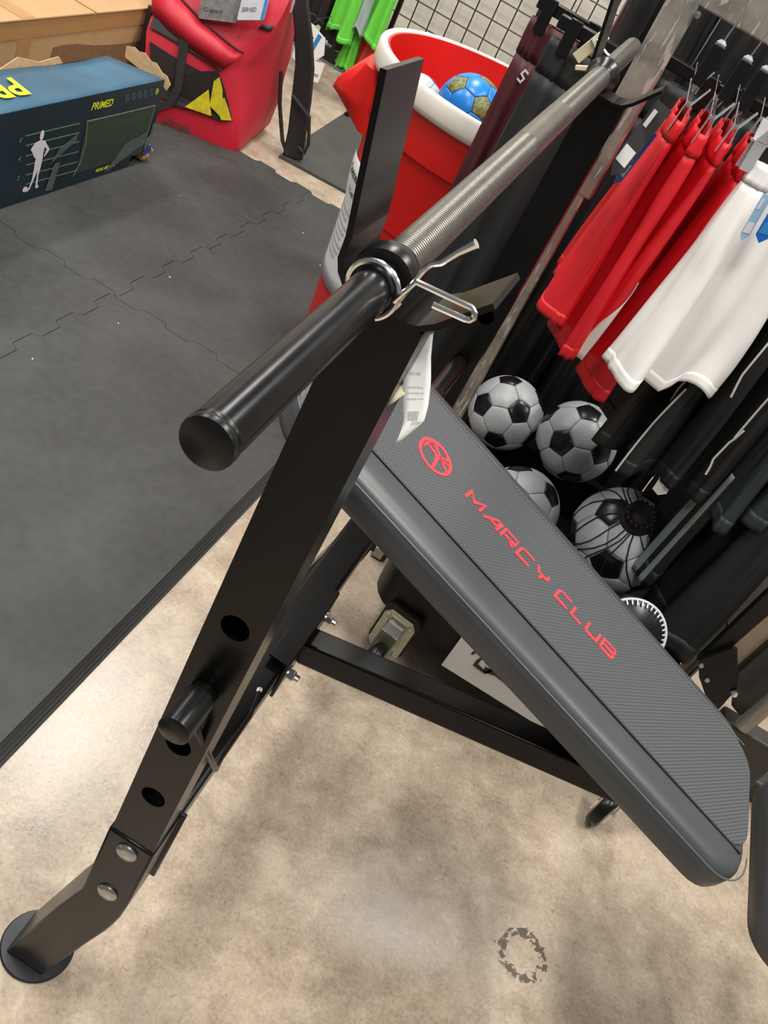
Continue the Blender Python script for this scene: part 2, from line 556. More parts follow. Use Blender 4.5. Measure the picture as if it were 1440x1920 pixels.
# ---- wire grid panels on the back wall
GS = 0.0934
def grid_panel(x0, ncol, z0, nrow, y, label):
    x1 = x0 + ncol * GS
    root = thing('wire_grid_panel', label, 'grid panel', ((x0 + x1) / 2, y, z0), 'black wire grid panels on the back wall')
    loc0 = wpos(root)
    vw = obj('wire', MB().tube([(x0, y, z0), (x0, y, z0 + nrow * GS)], 0.0036, 6), WIRE, root)
    hw = obj('wire', MB().tube([(x0, y - 0.007, z0), (x1, y - 0.007, z0)], 0.0036, 6), WIRE, root)
    for i in range(1, ncol + 1):
        c = vw.copy(); c.location = (i * GS, 0, 0); COL.objects.link(c)
    for j in range(1, nrow + 1):
        c = hw.copy(); c.location = (0, 0, j * GS); COL.objects.link(c)
    for x in (x0 - 0.009, x1 + 0.009):
        if x > x0 + 0.1 or label.endswith('post'):
            obj('frame_bar', MB().tube([(x, y, z0 - 0.25), (x, y, z0 + nrow * GS + 0.02)], 0.010, 8), WIRE, root)
    return root
grid_panel(-1.588, 8, 0.316, 17, 4.96, 'black wire grid panel on the white wall left of its thick upright bar')
grid_panel(-0.795, 8, 0.316, 17, 4.96, 'black wire grid panel on the white wall mostly hidden by the maroon trousers')

# ================================================================ THE WEIGHT BENCH
bench = thing('weight_bench', 'black incline weight bench with grey vinyl backrest lettered in red', 'weight bench', (0.1, 1.0, 0))
UX0, UX1 = -0.122, -0.068

def holed_plate(mb, x0, x1, z0, z1, holes, r, y, depth):
    xc, hw = (x0 + x1) / 2, (x1 - x0) / 2
    zs = z0
    for hz in holes:
        if hz - hw > zs:
            mb.add([(x0, y, zs), (x1, y, zs), (x1, y, hz - hw), (x0, y, hz - hw)], [(0, 1, 2, 3)])
        inner, outer, deep = [], [], []
        for k in range(24):
            a = 2 * pi * k / 24
            c, s = cos(a), sin(a)
            q = hw / max(abs(c), abs(s))
            inner.append((xc + r * c, y, hz + r * s))
            deep.append((xc + r * c, y + depth, hz + r * s))
            outer.append((xc + q * c, y, hz + q * s))
        fs = []
        for k in range(24):
            j = (k + 1) % 24
            fs += [(k, j, 24 + j, 24 + k), (24 + k, 24 + j, 48 + j, 48 + k)]
        mb.add(outer + inner + deep, fs)
        zs = hz + hw
    mb.add([(x0, y, zs), (x1, y, zs), (x1, y, z1), (x0, y, z1)], [(0, 1, 2, 3)])

def upright(y0, ztop, xoff, near):
    y1 = y0 + 0.060
    mb = MB()
    X0, X1 = UX0 + xoff, UX1 + xoff
    holed_plate(mb, X0, X1, 0.30, ztop, (0.512, 0.612, 0.705, 0.798), 0.0142, y0, 0.004)
    R = 0.006
    sec = arc((X1 - R, y1 - R), R, 0, 90, 3) + arc((X0 + R, y1 - R), R, 90, 180, 3)
    path = [(X1, y0)] + sec + [(X0, y0)]
    for a, b in zip(path[:-1], path[1:]):
        mb.add([(a[0], a[1], 0.30), (b[0], b[1], 0.30), (b[0], b[1], ztop), (a[0], a[1], ztop)], [(0, 1, 2, 3)])
    mb.add([(X0, y0, ztop), (X1, y0, ztop), (X1, y1, ztop), (X0, y1, ztop)], [(0, 1, 2, 3)])
    up = obj('upright', mb, BLACK, bench)
    # lower leg, bent outward, sleeved over the upright
    e = 0.0025
    xl = lambda z: X0 - e + min(0.0, (z - 0.266) * 0.262)
    prs = [(X0 - e, .418, X1 + e, .418), (X0 - e, .275, X1 + e, .292), (xl(.262), .262, X1 + .001, .258), (xl(.248), .248, X1 - .003, .230), (xl(.232), .232, X1 - .008, .205),
           (xl(.214), .214, X1 - .014, .182), (xl(.190), .190, X1 - .021, .155), (-.187 + xoff, .004, -.126 + xoff, .004)]
    lg = MB().loft([[Vector((xl, y0 - e, zl)), Vector((xr, y0 - e, zr)), Vector((xr, y1 + e, zr)), Vector((xl, y1 + e, zl))] for xl, zl, xr, zr in prs])
    leg = obj('leg', lg, BLACK, bench, bev=0.003, angle=40)
    fx, fy = -0.155 + xoff, y0 + 0.027
    obj('foot_plate', MB().lathe([(0.0, 0.0), (0.049, 0.0), (0.051, 0.0025), (0.049, 0.0045), (0.0, 0.0052)], (fx, fy, 0), n=40, cap=False), mat('dark_foot_steel', (58, 58, 60), 0.28, metal=0.6, var=0.1), bench)
    for bz in (0.396, 0.297):
        b = MB().lathe([(0.0078, 0.0), (0.0132, 0.0), (0.0134, 0.0015), (0.0122, 0.0034), (0.008, 0.0054), (0.0, 0.0062)], (X0 + 0.028, y0 - e, bz), (0, -1, 0), n=20, cap=False)
        obj('bolt', b, ZINC, leg, label='round-headed steel bolt')
    # bar cup of bent flat steel
    cz = ztop + 0.002
    t = 0.0045
    mid = [(X0 - 0.034, cz + 0.130), (X0 - 0.014, cz + 0.032)] + [(X0 + 0.008 + 0.022 * cos(radians(a)), cz + 0.022 + 0.022 * sin(radians(a))) for a in (195, 215, 235, 255, 270)]
    mid += [(X1 - 0.018, cz), (X1 - 0.006, cz + 0.003), (X1 + 0.004, cz + 0.011), (X1 + 0.030, cz + 0.043)]
    cb = MB()
    k = len(mid)
    nrm = []
    for i in range(k):
        a, b = Vector(mid[max(0, i - 1)]), Vector(mid[min(k - 1, i + 1)])
        d = (b - a).normalized()
        nrm.append(Vector((-d.y, d.x)))
    for i in range(k - 1):
        q = []
        for j in (i, i + 1):
            p = Vector(mid[j])
            q.append((p, p - nrm[j] * t))
        ya, yb = y0 - 0.004, y0 + 0.064
        vs = [(p.x, y, p.y) for pr in q for p in pr for y in (ya, yb)]
        fs = [(0, 1, 5, 4), (2, 6, 7, 3), (0, 4, 6, 2), (1, 3, 7, 5)]
        if i == 0:
            fs.append((0, 2, 3, 1))
        if i == k - 2:
            fs.append((4, 5, 7, 6))
        cb.add(vs, fs)
    bm_o = obj('bar_cup', cb, BLACK, bench, angle=30)
    # weld bracket plate for the cross member
    side = y1 if near else y0 - 0.006
    obj('flange_plate', MB().box(((X0 + X1) / 2, side + 0.003, 0.340), (0.070, 0.006, 0.150)), BLACK, bench, bev=0.0015)
    return up

upright(0.55, 1.130, 0.0, True)
upright(1.40, 1.158, -0.002, False)
def peg(ya, yb, yface, x):
    p = obj('support_peg', MB().tube([(x, ya, 0.703), (x, yb, 0.703)], 0.0140, 24), BLACK, bench)
    sgn = -1 if ya < yface else 1
    obj('peg_cap', MB().lathe([(0.0, -0.0005), (0.0128, 0.0), (0.0158, 0.002), (0.0158, 0.046), (0.0142, 0.048)], (x, ya - 0.002, 0.703), (0, 1, 0), n=28), PLASTICBK, p, label='black end cap on the peg')
peg(0.496, 0.70, 0.55, -0.095)
peg(1.225, 1.52, 1.40, -0.097)
obj('cross_member', MB().box((-0.096, 1.005, 0.352), (0.056, 0.784, 0.060)), BLACK, bench, bev=0.006, seg=3)
# bent wire pin hanging beside the cross member
pin = obj('hitch_pin', MB().tube([(-0.088, 0.538, 0.676), (-0.0800, 0.5385, 0.660), (-0.0590, 0.614, 0.522), (-0.0578, 0.622, 0.509), (-0.0590, 0.630, 0.499), (-0.0620, 0.660, 0.480), (-0.0680, 0.795, 0.394), (-0.0690, 0.808, 0.388), (-0.0720, 0.822, 0.385), (-0.0790, 0.856, 0.384)], 0.0036, 10), BLACK, bench)
obj('pin_tip', MB().lathe([(0, 0), (0.0042, 0), (0.0042, 0.004), (0, 0.005)], (-0.079, 0.855, 0.384), (0.2, -0.5, 0.9), n=12), ZINC, pin, label='bright cut end of the pin')
# sloping main beam, its bracket and nuts
BA = Vector((-0.066, 1.006, 0.352)); BB = Vector((0.56, 1.006, 0.485))
obj('main_beam', MB().bar(BA, BB, 0.044, 0.046), BLACK, bench, bev=0.004, seg=2)
bk = MB()
bk.box((-0.0645, 1.005, 0.357), (0.006, 0.190, 0.075))
bk.box((-0.079, 1.005, 0.3955), (0.035, 0.190, 0.005))
obj('beam_bracket', bk, BLACK, bench, bev=0.0015)
for y in (0.934, 1.076):
    nb = MB()
    nb.lathe([(0.0125, 0), (0.0125, 0.002), (0.0085, 0.002)], (-0.0615, y, 0.358), (1, 0, 0), n=20)
    nb.lathe([(0.0088, 0.002), (0.0088, 0.011), (0.0075, 0.0125)], (-0.0615, y, 0.358), (1, 0, 0), n=6)
    nb.lathe([(0.0052, 0.012), (0.0052, 0.019), (0.0044, 0.020)], (-0.0615, y, 0.358), (1, 0, 0), n=12)
    obj('lock_nut', nb, ZINC, bench, angle=25, label='zinc hex nut on a bolt end')
# seat end support under the beam
obj('seat_post', MB().bar((1.16, 1.006, 0.46), (1.24, 1.006, 0.03), 0.05, 0.05), BLACK, bench, bev=0.004)
obj('rear_foot_bar', MB().tube([(1.25, 0.76, 0.026), (1.25, 1.25, 0.026)], 0.025, 16), BLACK, bench)
obj('seat_rail', MB().bar((0.78, 1.006, 0.400), (1.20, 1.006, 0.400), 0.045, 0.045), BLACK, bench, bev=0.003)

# ---- padded backrest, drawn in its own plane (s along it, t across it, h above it)
ANG = math.atan(0.352)
ex, en = Vector((cos(ANG), 0, -sin(ANG))), Vector((sin(ANG), 0, cos(ANG)))
P0 = Vector((-0.209, 0.88, 0.808))
MP = Matrix.Translation(P0 - wpos(bench)) @ Matrix(((ex.x, 0, en.x), (0, 1, 0), (ex.z, 0, en.z))).to_4x4()

def cushion(mb, outline_fn, prof, m=0):
    rings = [[Vector((u, v, z)) for u, v in outline_fn(ins)] for ins, z in prof]
    mb.loft(rings, cap=True, m=m)
    return mb
def pad_outline(ins):
    return rrect(-0.012 + ins, 0.866 - ins, -0.008 + ins, 0.298 - ins, max(0.078 - ins, 0.012), 8)
PR = [(0.020, -0.052), (0.008, -0.050), (0.0, -0.044), (-0.001, -0.032), (0.0, -0.020), (0.003, -0.010), (0.009, -0.003), (0.018, 0.0005), (0.032, 0.002), (0.05, 0.002)]
back = obj('backrest', cushion(MB(), pad_outline, PR), VINYL, bench, M=MP, angle=60)
obj('back_board', MB().prism(rrect(0.02, 0.84, 0.02, 0.27, 0.05), ident, -0.060, -0.050), VINYL_DARK, bench, M=MP)
pn = MB().prism(rrect(0.0, 0.859, 0.0565, 0.262, 0.05), ident, 0.0015, 0.0032)
obj('centre_panel', pn, PANEL, back, M=Matrix(), bev=0.0012)
obj('piping', MB().tube([(0.002, 0.0555, 0.0025), (0.3, 0.0552, 0.0028), (0.62, 0.0556, 0.0028), (0.845, 0.0575, 0.002)], 0.0021, 8), VINYL_DARK, back, M=Matrix(), label='dark seam piping beside the woven panel')
wp = [(u, v, -0.0030) for u, v in rrect(-0.0135, 0.8670, -0.0093, 0.298, 0.078, 8)]
obj('piping', MB().tube(wp[-6:] + wp[:9], 0.0012, 8), mat('pale_welt', (84, 87, 89), 0.4), back, M=Matrix(), label='thin pale welt on the edge')
st = MB()
for i in range(140):
    a = 0.005 + i * 0.0060
    st.box((a, 0.264, 0.0029), (0.0040, 0.0012, 0.0012))
so = obj('stitching', st, STITCH, back, M=Matrix(), smooth=False, label='pale stitched seam')
so['kind'] = 'stuff'
# emblem: ring with an arrow and a K-like mark
em = MB()
cx, cy = 0.1795, 0.1545
rg = [(cx + 0.0275 * cos(2 * pi * i / 40), cy + 0.0275 * sin(2 * pi * i / 40)) for i in range(41)]
em.ribbon(rg, 0.0050, ident, 0.0030, 0.0039)
mk = lambda pts, wd: em.ribbon([(cx + a * 0.001, cy + b * 0.001) for a, b in pts], wd, ident, 0.0030, 0.0040)
mk([(-13, 21), (25, -6)], 0.0042)
mk([(-18, 7), (-4, 5), (3, 2), (5, -24)], 0.0042)
mk([(-22, -4), (-19, 12), (-12, 22)], 0.0032)
mk([(-19, 16), (-4, 22)], 0.0032)
mk([(2, 5), (18, 15), (13, 22)], 0.0034)
mk([(5, 3), (22, 9)], 0.0034)
obj('emblem', em, REDPRINT, back, M=Matrix(), smooth=False, label='red round emblem')
GL = {
 'M': [[(0, 0), (0, 1), (.5, .3), (1, 1), (1, 0)]], 'A': [[(0, 0), (.75, 1), (1, 1), (1, 0)], [(.35, .36), (1, .36)]],
 'R': [[(0, 0), (0, 1), (1, 1), (1, .45), (.15, .45)], [(.5, .45), (1, 0)]], 'C': [[(1, 1), (.15, 1), (0, .8), (0, 0), (1, 0)]],
 'Y': [[(0, 1), (.3, .5), (1, .5), (1, 1)], [(.65, .5), (.5, 0)]], 'L': [[(0, 1), (0, 0), (1, 0)]],
 'U': [[(0, 1), (0, .15), (.12, 0), (1, 0), (1, 1)]], 'B': [[(0, 0), (0, 1), (.9, 1), (1, .8), (.9, .52), (.1, .52)], [(.9, .52), (1, .3), (.9, 0), (0, 0)]]}
s0 = 0.244
adv = {'M': .036, 'A': .034, 'R': .034, 'C': .034, 'Y': .032, 'L': .030, 'U': .032, 'B': .034, ' ': .014}
for ch in 'MARCY CLUB':
    if ch != ' ':
        lt = MB()
        for stroke in GL[ch]:
            lt.ribbon([(s0 + a * (adv[ch] - 0.009) + b * 0.005, 0.1435 + b * 0.0215) for a, b in stroke], 0.0044, ident, 0.0030, 0.0040)
        obj('letter', lt, REDPRINT, back, M=Matrix(), smooth=False, label='red capital %s' % ch)
    s0 += adv[ch]
# ---- seat cushion
def seat_outline(ins):
    return rrect(0.668 + ins, 1.02 - ins, 0.872 + ins, 1.215 - ins, max(0.06 - ins, 0.012), 8)
SP = [(0.02, 0.428), (0.008, 0.430), (0.0, 0.436), (-0.001, 0.455), (0.0, 0.474), (0.004, 0.487), (0.012, 0.495), (0.022, 0.499), (0.036, 0.500), (0.06, 0.500)]
seat = obj('seat', cushion(MB(), seat_outline, SP), VINYL, bench, angle=60)
obj('seat_panel', MB().prism(rrect(0.688, 0.99, 0.902, 1.185, 0.035), ident, 0.4995, 0.503), mat('pale_woven_vinyl', (112, 114, 117), 0.5, var=0.1, scale=300, bump=0.2, bscale=500), seat, bev=0.001)

# ---- barbell
BE = Vector((-0.1025, 0.316, 1.1445)); BF = Vector((-0.1165, 1.360, 1.1880))
bd = (BF - BE).normalized()
def bpt(y):
    return BE + bd * ((y - BE.y) / bd.y)
bell = thing('barbell', 'steel barbell resting in the bench cups, black sleeve toward the camera', 'barbell', tuple(bpt(0.95)))
def brod(name, ya, yb, r, m, n=32, **kw):
    a, b = bpt(ya), bpt(yb)
    L = (b - a).length
    if isinstance(r, (int, float)):
        prof = [(r, 0), (r, L)]
    else:
        prof = [(q, t * L) for q, t in r]
    return obj(name, MB().lathe(prof, a, bd, n=n), m, bell, **kw)
brod('sleeve', 0.320, 0.538, 0.0138, BLACK_SLEEVE, label='black scuffed sleeve')
brod('end_cap', 0.316, 0.3245, [(0.0132, 0), (0.0140, .06), (0.0143, .3), (0.0143, .55), (0.0137, .66), (0.0143, .78), (0.0141, 1.0)], PLASTICBK, label='round black end cap')
brod('collar', 0.536, 0.556, [(0.0150, 0), (0.0205, .06), (0.0218, .3), (0.0218, .75), (0.0200, 1.0)], PLASTICBK, label='black rubber collar ring')
brod('shaft', 0.558, 1.345, 0.0144, KNURL, n=40)
brod('shaft_band', 0.92, 1.08, 0.0146, STEEL, label='smooth middle of the shaft')
brod('collar', 1.340, 1.375, [(0.0148, 0), (0.0165, .1), (0.0175, .4), (0.0222, .55), (0.0228, .75), (0.0205, 1.0)], PLASTICBK, label='glossy black collar ring')
brod('sleeve', 1.375, 1.640, 0.0138, STEEL, label='bare steel sleeve')

# ---- spring clip
clip = thing('spring_clip', 'chrome spring clip squeezed onto the black barbell sleeve', 'clip', tuple(bpt(0.523)))
cc = bpt(0.5235)
rx = bd.cross(Vector((0, 0, 1))).normalized(); rz = rx.cross(bd)
def ringp(a, r=0.0158, y=0.0):
    return cc + bd * y + (rx * cos(radians(a)) + rz * sin(radians(a))) * r
coil = [ringp(-55 + (410) * i / 44, 0.0172, -0.006 + 0.011 * i / 44) for i in range(45)]
legA = [Vector((-0.0800, 0.5270, 1.1760)), Vector((-0.074, 0.5275, 1.1725)), Vector((-0.0465, 0.523, 1.1765))]
hp = [Vector((-0.0820, 0.5180, 1.1735)), Vector((-0.0455, 0.518, 1.1775)), Vector((-0.0425, 0.518, 1.1755)), Vector((-0.0415, 0.518, 1.1725)), Vector((-0.0430, 0.518, 1.1700)), Vector((-0.0460, 0.518, 1.1690)), Vector((-0.0670, 0.518, 1.1662))]
obj('coil', MB().tube(coil, 0.0023, 8), CHROME, clip)
obj('grip_loop', MB().tube([ringp(8, 0.0160, -0.006), ringp(20, 0.0185, -0.006)] + hp, 0.0021, 8), CHROME, clip)
obj('grip_arm', MB().tube([ringp(-10, 0.0165, 0.004), Vector((-0.0825, 0.527, 1.1790)), Vector((-0.0800, 0.527, 1.1840)), Vector((-0.0750, 0.527, 1.1880)), Vector((-0.0690, 0.527, 1.1990)), Vector((-0.0620, 0.527, 1.2090))], [0.0021, 0.0021, 0.0021, 0.0021, 0.0024, 0.0032], 8), CHROME, clip)

# ---- price tag on the upright
tg = thing('price_tag', 'white paper price tag hanging off the upright above the backrest emblem', 'price tag', (-0.06, 0.57, 1.08))
TROW = [((-0.0683, 0.585, 1.1155), (-0.0674, 0.593, 1.1141)), ((-0.0711, 0.580, 1.0940), (-0.0606, 0.588, 1.1006)), ((-0.0685, 0.572, 1.0824), (-0.0513, 0.580, 1.0879)),
        ((-0.0579, 0.562, 1.0681), (-0.0436, 0.570, 1.0752)), ((-0.0525, 0.556, 1.0627), (-0.0406, 0.564, 1.0665)), ((-0.0503, 0.550, 1.0566), (-0.0444, 0.558, 1.0562)), ((-0.0489, 0.546, 1.0497), (-0.0485, 0.554, 1.0461))]
TV = [0.0, 0.20, 0.38, 0.62, 0.76, 0.89, 1.0]
def tagf(u, v, h):
    v = max(0.0, min(1.0, v))
    i = max(k for k in range(6) if TV[k] <= v)
    f = (v - TV[i]) / (TV[i + 1] - TV[i])
    L_ = Vector(TROW[i][0]).lerp(Vector(TROW[i + 1][0]), f); R_ = Vector(TROW[i][1]).lerp(Vector(TROW[i + 1][1]), f)
    return L_.lerp(R_, u) + Vector((0.1, -0.75, 0.65)) * h
tb = MB()
nu, nv = 4, 20
tb.add([tagf(i / nu, j / nv, 0) for j in range(nv + 1) for i in range(nu + 1)], [(j * (nu + 1) + i, j * (nu + 1) + i + 1, (j + 1) * (nu + 1) + i + 1, (j + 1) * (nu + 1) + i) for j in range(nv) for i in range(nu)])
obj('tag_sheet', tb, PAPER, tg, solid=0.0003)
tx = MB()
for k, (txt, vv, sz) in enumerate((('RACK 17860', .34, .085), ('Used Bench With Leg', .455, .066), ('Curl and Preacher Curl', .505, .066), ('Attachment Bar is included', .555, .058), ('$139.99', .80, .13))):
    u0 = 0.45 if k == 4 else 0.14
    text_mb(txt, 1.0, lambda x, y, h, vv=vv, sz=sz, u0=u0: tagf(u0 + x * sz, vv - y * sz * 0.42, h), 0, 0.0005, mb=tx)
for k in range(14):
    u0 = 0.20 + k * 0.034
    wd = 0.014 if k % 3 else 0.024
    tx.add([tagf(a_, b_, 0.0005) for a_, b_ in ((u0, .66), (u0 + wd, .66), (u0 + wd, .755), (u0, .755))], [(0, 1, 2, 3)])
obj('printing', tx, INKGREY, tg, smooth=False, label='small print, barcode and price')
obj('sticker_loop', MB().loft([[Vector((-0.0665, 0.578, 1.0810)), Vector((-0.0672, 0.571, 1.0790)), Vector((-0.0690, 0.566, 1.0745)), Vector((-0.0694, 0.562, 1.0690))],
     [Vector((-0.0610, 0.574, 1.0790)), Vector((-0.0622, 0.567, 1.0755)), Vector((-0.0650, 0.561, 1.0700)), Vector((-0.0676, 0.558, 1.0655))]], cap=False, close_v=False), CREAM, tg, solid=0.0004, label='cream adhesive loop')

# ================================================================ THE RED BIN AND ITS BALLS
BX, BY = -0.40, 2.59
bin_ = thing('round_bin', 'tall red plastic bin with a white rim, full of balls', 'bin', (BX, BY, 0))
body = [(0.0, MATZ), (0.262, MATZ), (0.272, 0.03), (0.300, 0.46), (0.302, 0.470), (0.310, 0.474), (0.330, 0.672), (0.331, 0.676), (0.341, 0.680), (0.353, 0.79),
        (0.354, 0.838), (0.347, 0.838), (0.325, 0.66), (0.262, 0.06), (0.0, 0.055)]
obj('bin_body', MB().lathe(body, (BX, BY, 0), n=72, cap=False), BINRED, bin_, angle=28)
rim = [(0.350, 0.785), (0.362, 0.783), (0.370, 0.788), (0.374, 0.800), (0.375, 0.834), (0.371, 0.841), (0.356, 0.842), (0.352, 0.836), (0.350, 0.800), (0.350, 0.785)]
obj('rim', MB().lathe(rim, (BX, BY, 0), n=72, cap=False), BINWHITE, bin_, angle=50, label='white rim of the red bin')
for ang in (190, 10):
    hd = MB()
    A = radians(ang)
    rr, tt = Vector((cos(A), sin(A), 0)), Vector((-sin(A), cos(A), 0))
    base = Vector((BX, BY, 0))
    rings = []
    for t, sw in ((-0.105, 0.0), (-0.090, 0.6), (-0.06, 1.0), (0.06, 1.0), (0.090, 0.6), (0.105, 0.0)):
        ring = []
        for r_, z_ in ((0.34, 0.775), (0.352 + 0.030 * sw, 0.770), (0.352 + 0.082 * sw, 0.70), (0.350 + 0.088 * sw, 0.675), (0.345 + 0.074 * sw, 0.664), (0.330 + 0.01 * sw, 0.615), (0.30, 0.61)):
            ring.append(base + rr * r_ + tt * t + Vector((0, 0, z_)))
        rings.append(ring)
    hd.loft(rings)
    obj('handle', hd, BINRED, bin_, angle=50)
# paper list taped round the side of the bin
def onbin(u, v, h):
    z = v
    r_ = 0.272 + (z - 0.03) / 0.43 * 0.028 if z < 0.45 else (0.2995 + (min(z, 0.476) - 0.45) / 0.026 * 0.0115 + max(0.0, z - 0.476) * 0.100)
    a = radians(214) + u / 0.30
    return Vector((BX + (r_ + h + 0.005) * cos(a), BY + (r_ + h + 0.005) * sin(a), z))
def grid_sheet(fn, u0, u1, v0, v1, nu, nv, h):
    return MB().add([fn(u0 + (u1 - u0) * i / nu, v0 + (v1 - v0) * j / nv, h) for j in range(nv + 1) for i in range(nu + 1)],
                    [(j * (nu + 1) + i, j * (nu + 1) + i + 1, (j + 1) * (nu + 1) + i + 1, (j + 1) * (nu + 1) + i) for j in range(nv) for i in range(nu)])
sheet = obj('list_sheet', grid_sheet(onbin, -0.10, 0.13, 0.20, 0.56, 8, 8, 0.001), PAPER, None, solid=0.0005)
tag(sheet, 'white printed list taped around the side of the red bin', 'paper list')
pr = MB()
text_mb('Soccer Ball', 0.034, lambda x, y, h: onbin(-0.045 + x, 0.510 + y, h), 0, 0.0022, bold=0.0006, mb=pr)
text_mb('List', 0.034, lambda x, y, h: onbin(-0.005 + x, 0.462 + y, h), 0, 0.0022, bold=0.0006, mb=pr)
obj('heading', pr, INK, sheet, smooth=False, label='heading reading Soccer Ball List')
pg = MB()
for k in range(9):
    text_mb(('size three training ball', 'size four training ball', 'size five match ball')[k % 3], 0.016, lambda x, y, h, k=k: onbin(-0.085 + x, 0.432 - 0.019 * k + y, h), 0, 0.0022, mb=pg)
for k in range(3):
    pg.add([onbin(u, v, 0.0022) for u, v in ((-0.09, 0.255 - k * 0.016), (0.1, 0.255 - k * 0.016), (0.1, 0.258 - k * 0.016), (-0.09, 0.258 - k * 0.016))], [(0, 1, 2, 3)])
obj('body_text', pg, INKGREY, sheet, smooth=False, label='rows of small grey print')

# ---- balls built panel by panel
PHI = (1 + sqrt(5)) / 2
ICO = [Vector(v).normalized() for v in [(-1, PHI, 0), (1, PHI, 0), (-1, -PHI, 0), (1, -PHI, 0), (0, -1, PHI), (0, 1, PHI), (0, -1, -PHI), (0, 1, -PHI), (PHI, 0, -1), (PHI, 0, 1), (-PHI, 0, -1), (-PHI, 0, 1)]]
EDGE = min((ICO[0] - v).length for v in ICO[1:]) * 1.01
NB = [[j for j in range(12) if j != i and (ICO[i] - ICO[j]).length < EDGE] for i in range(12)]
TRI = sorted({tuple(sorted((i, j, k))) for i in range(12) for j in NB[i] for k in NB[i] if k in NB[j]})
def order(c, pts):
    x = (pts[0] - c * pts[0].dot(c)).normalized(); y = c.cross(x)
    return sorted(pts, key=lambda p: math.atan2(p.dot(y), p.dot(x)))
def panel_mesh(name, c, pts, r, shrink, m):
    c = c.normalized()
    pts = order(c, [p.normalized() for p in pts])
    mb = MB()
    outer = []
    k = len(pts)
    for i in range(k):
        for f in (0, 1 / 3, 2 / 3):
            outer.append(pts[i].lerp(pts[(i + 1) % k], f))
    n = len(outer)
    rings = []
    for f, rr in ((shrink, 0.985), (shrink * 0.985, 0.998), (shrink * 0.93, 1.004), (shrink * 0.6, 1.006), (shrink * 0.25, 1.006)):
        rings.append([(c.lerp(p, f)).normalized() * r * rr for p in outer])
    vs = [v for q in rings for v in q] + [c * r * 1.006]
    fs = []
    for a in range(len(rings) - 1):
        for j in range(n):
            fs.append((a * n + j, a * n + (j + 1) % n, (a + 1) * n + (j + 1) % n, (a + 1) * n + j))
    fs += [((len(rings) - 1) * n + j, (len(rings) - 1) * n + (j + 1) % n, len(rings) * n) for j in range(n)]
    mb.add(vs, fs)
    return mb
PENT = [(ICO[i], [ICO[i].lerp(ICO[j], 1 / 3) for j in NB[i]]) for i in range(12)]
HEX = []
for t in TRI:
    q = []
    for a in t:
        for b in t:
            if a != b:
                q.append(ICO[a].lerp(ICO[b], 1 / 3))
    HEX.append((sum((ICO[a] for a in t), Vector()), q))
def make_ball(name, label, r, loc, rot, mh, mp, seam, group=None, cat='soccer ball'):
    root = thing(name, label, cat, loc, group)
    mb = MB().lathe([(r * 0.992 * sin(pi * i / 16), -r * 0.992 * cos(pi * i / 16)) for i in range(17)], (0, 0, 0), n=32, cap=False)
    obj('inner_shell', mb, seam, root, M=Matrix())
    for (c, q) in HEX:
        obj('hexagon_panel', panel_mesh('p', c, q, r, 0.975, mh), mh, root, M=Matrix(), angle=70)
    for (c, q) in PENT:
        obj('pentagon_panel', panel_mesh('p', c, q, r, 0.97, mp), mp, root, M=Matrix(), angle=70)
    root.rotation_euler = rot
    return root
def copy_ball(src, label, loc, rot, sc=1.0):
    c = src.copy(); COL.objects.link(c)
    c['label'] = label
    c.location = loc; c.rotation_euler = rot; c.scale = (sc, sc, sc)
    for ch in list(src.children):
        d = ch.copy(); COL.objects.link(d); d.parent = c
    return c
def face_rot(idx, d, roll=0.0):
    """rotation that turns pentagon idx toward direction d"""
    q = ICO[idx].rotation_difference(Vector(d).normalized())
    from mathutils import Quaternion
    return (Quaternion(Vector(d).normalized(), roll) @ q).to_euler()
blue = make_ball('soccer_ball', 'bright blue ball with mesh-patterned panels on top of the red bin', 0.086, (-0.470, 2.47, 0.792), face_rot(0, (-0.52, -0.55, 0.62), 0.5), BALLBLUE, BALLMESH, mat('dark_blue_seam', (12, 40, 70), 0.6))
purple = make_ball('soccer_ball', 'white and violet ball just peeping out beside the blue ball in the red bin', 0.070, (-0.612, 2.500, 0.735), (0.3, 0.4, 0.2), BALLW, mat('violet_ball_panel', (78, 46, 120), 0.4), SEAMGREY)
for p_, rr_ in (((-0.30, 2.56, 0.745), (0.2, 1.0, 0.1)), ((-0.44, 2.68, 0.735), (1.2, 0.3, 0.4)), ((-0.31, 2.735, 0.74), (0.5, 0.9, 1.1))):
    copy_ball(purple, {0: 'white and violet ball nestled in the red bin behind the blue ball', 1: 'white and violet ball deep in the red bin below the blue ball', 2: 'white and violet ball at the far wall of the red bin'}[int(p_[1] > 2.6) + int(p_[1] > 2.7)], p_, rr_)

BALL_G = 'black and white soccer balls under the shorts'
TOCAM = Vector((-0.05, -0.86, 0.50))
white = make_ball('soccer_ball', 'black and white soccer ball closest to the steel rack post', 0.0905, (0.018, 2.020, 0.345), face_rot(0, (0.30, -0.72, 0.62), 0.25), BALLW, BALLB, SEAMGREY, BALL_G)
copy_ball(white, 'black and white soccer ball under the hem of the red and white shorts', (0.196, 2.000, 0.388), face_rot(0, (-0.38, -0.90, 0.22), 0.2), 1.06)
copy_ball(white, 'black and white soccer ball lowest in front, half behind the backrest', (0.155, 1.815, 0.262), face_rot(0, (0.62, -0.75, 0.10), 0.5), 1.05)
netball = copy_ball(white, 'black and white soccer ball tied in a black net bag', (0.385, 1.815, 0.330), face_rot(3, (-0.10, -0.95, -0.05), 0.3), 1.30)

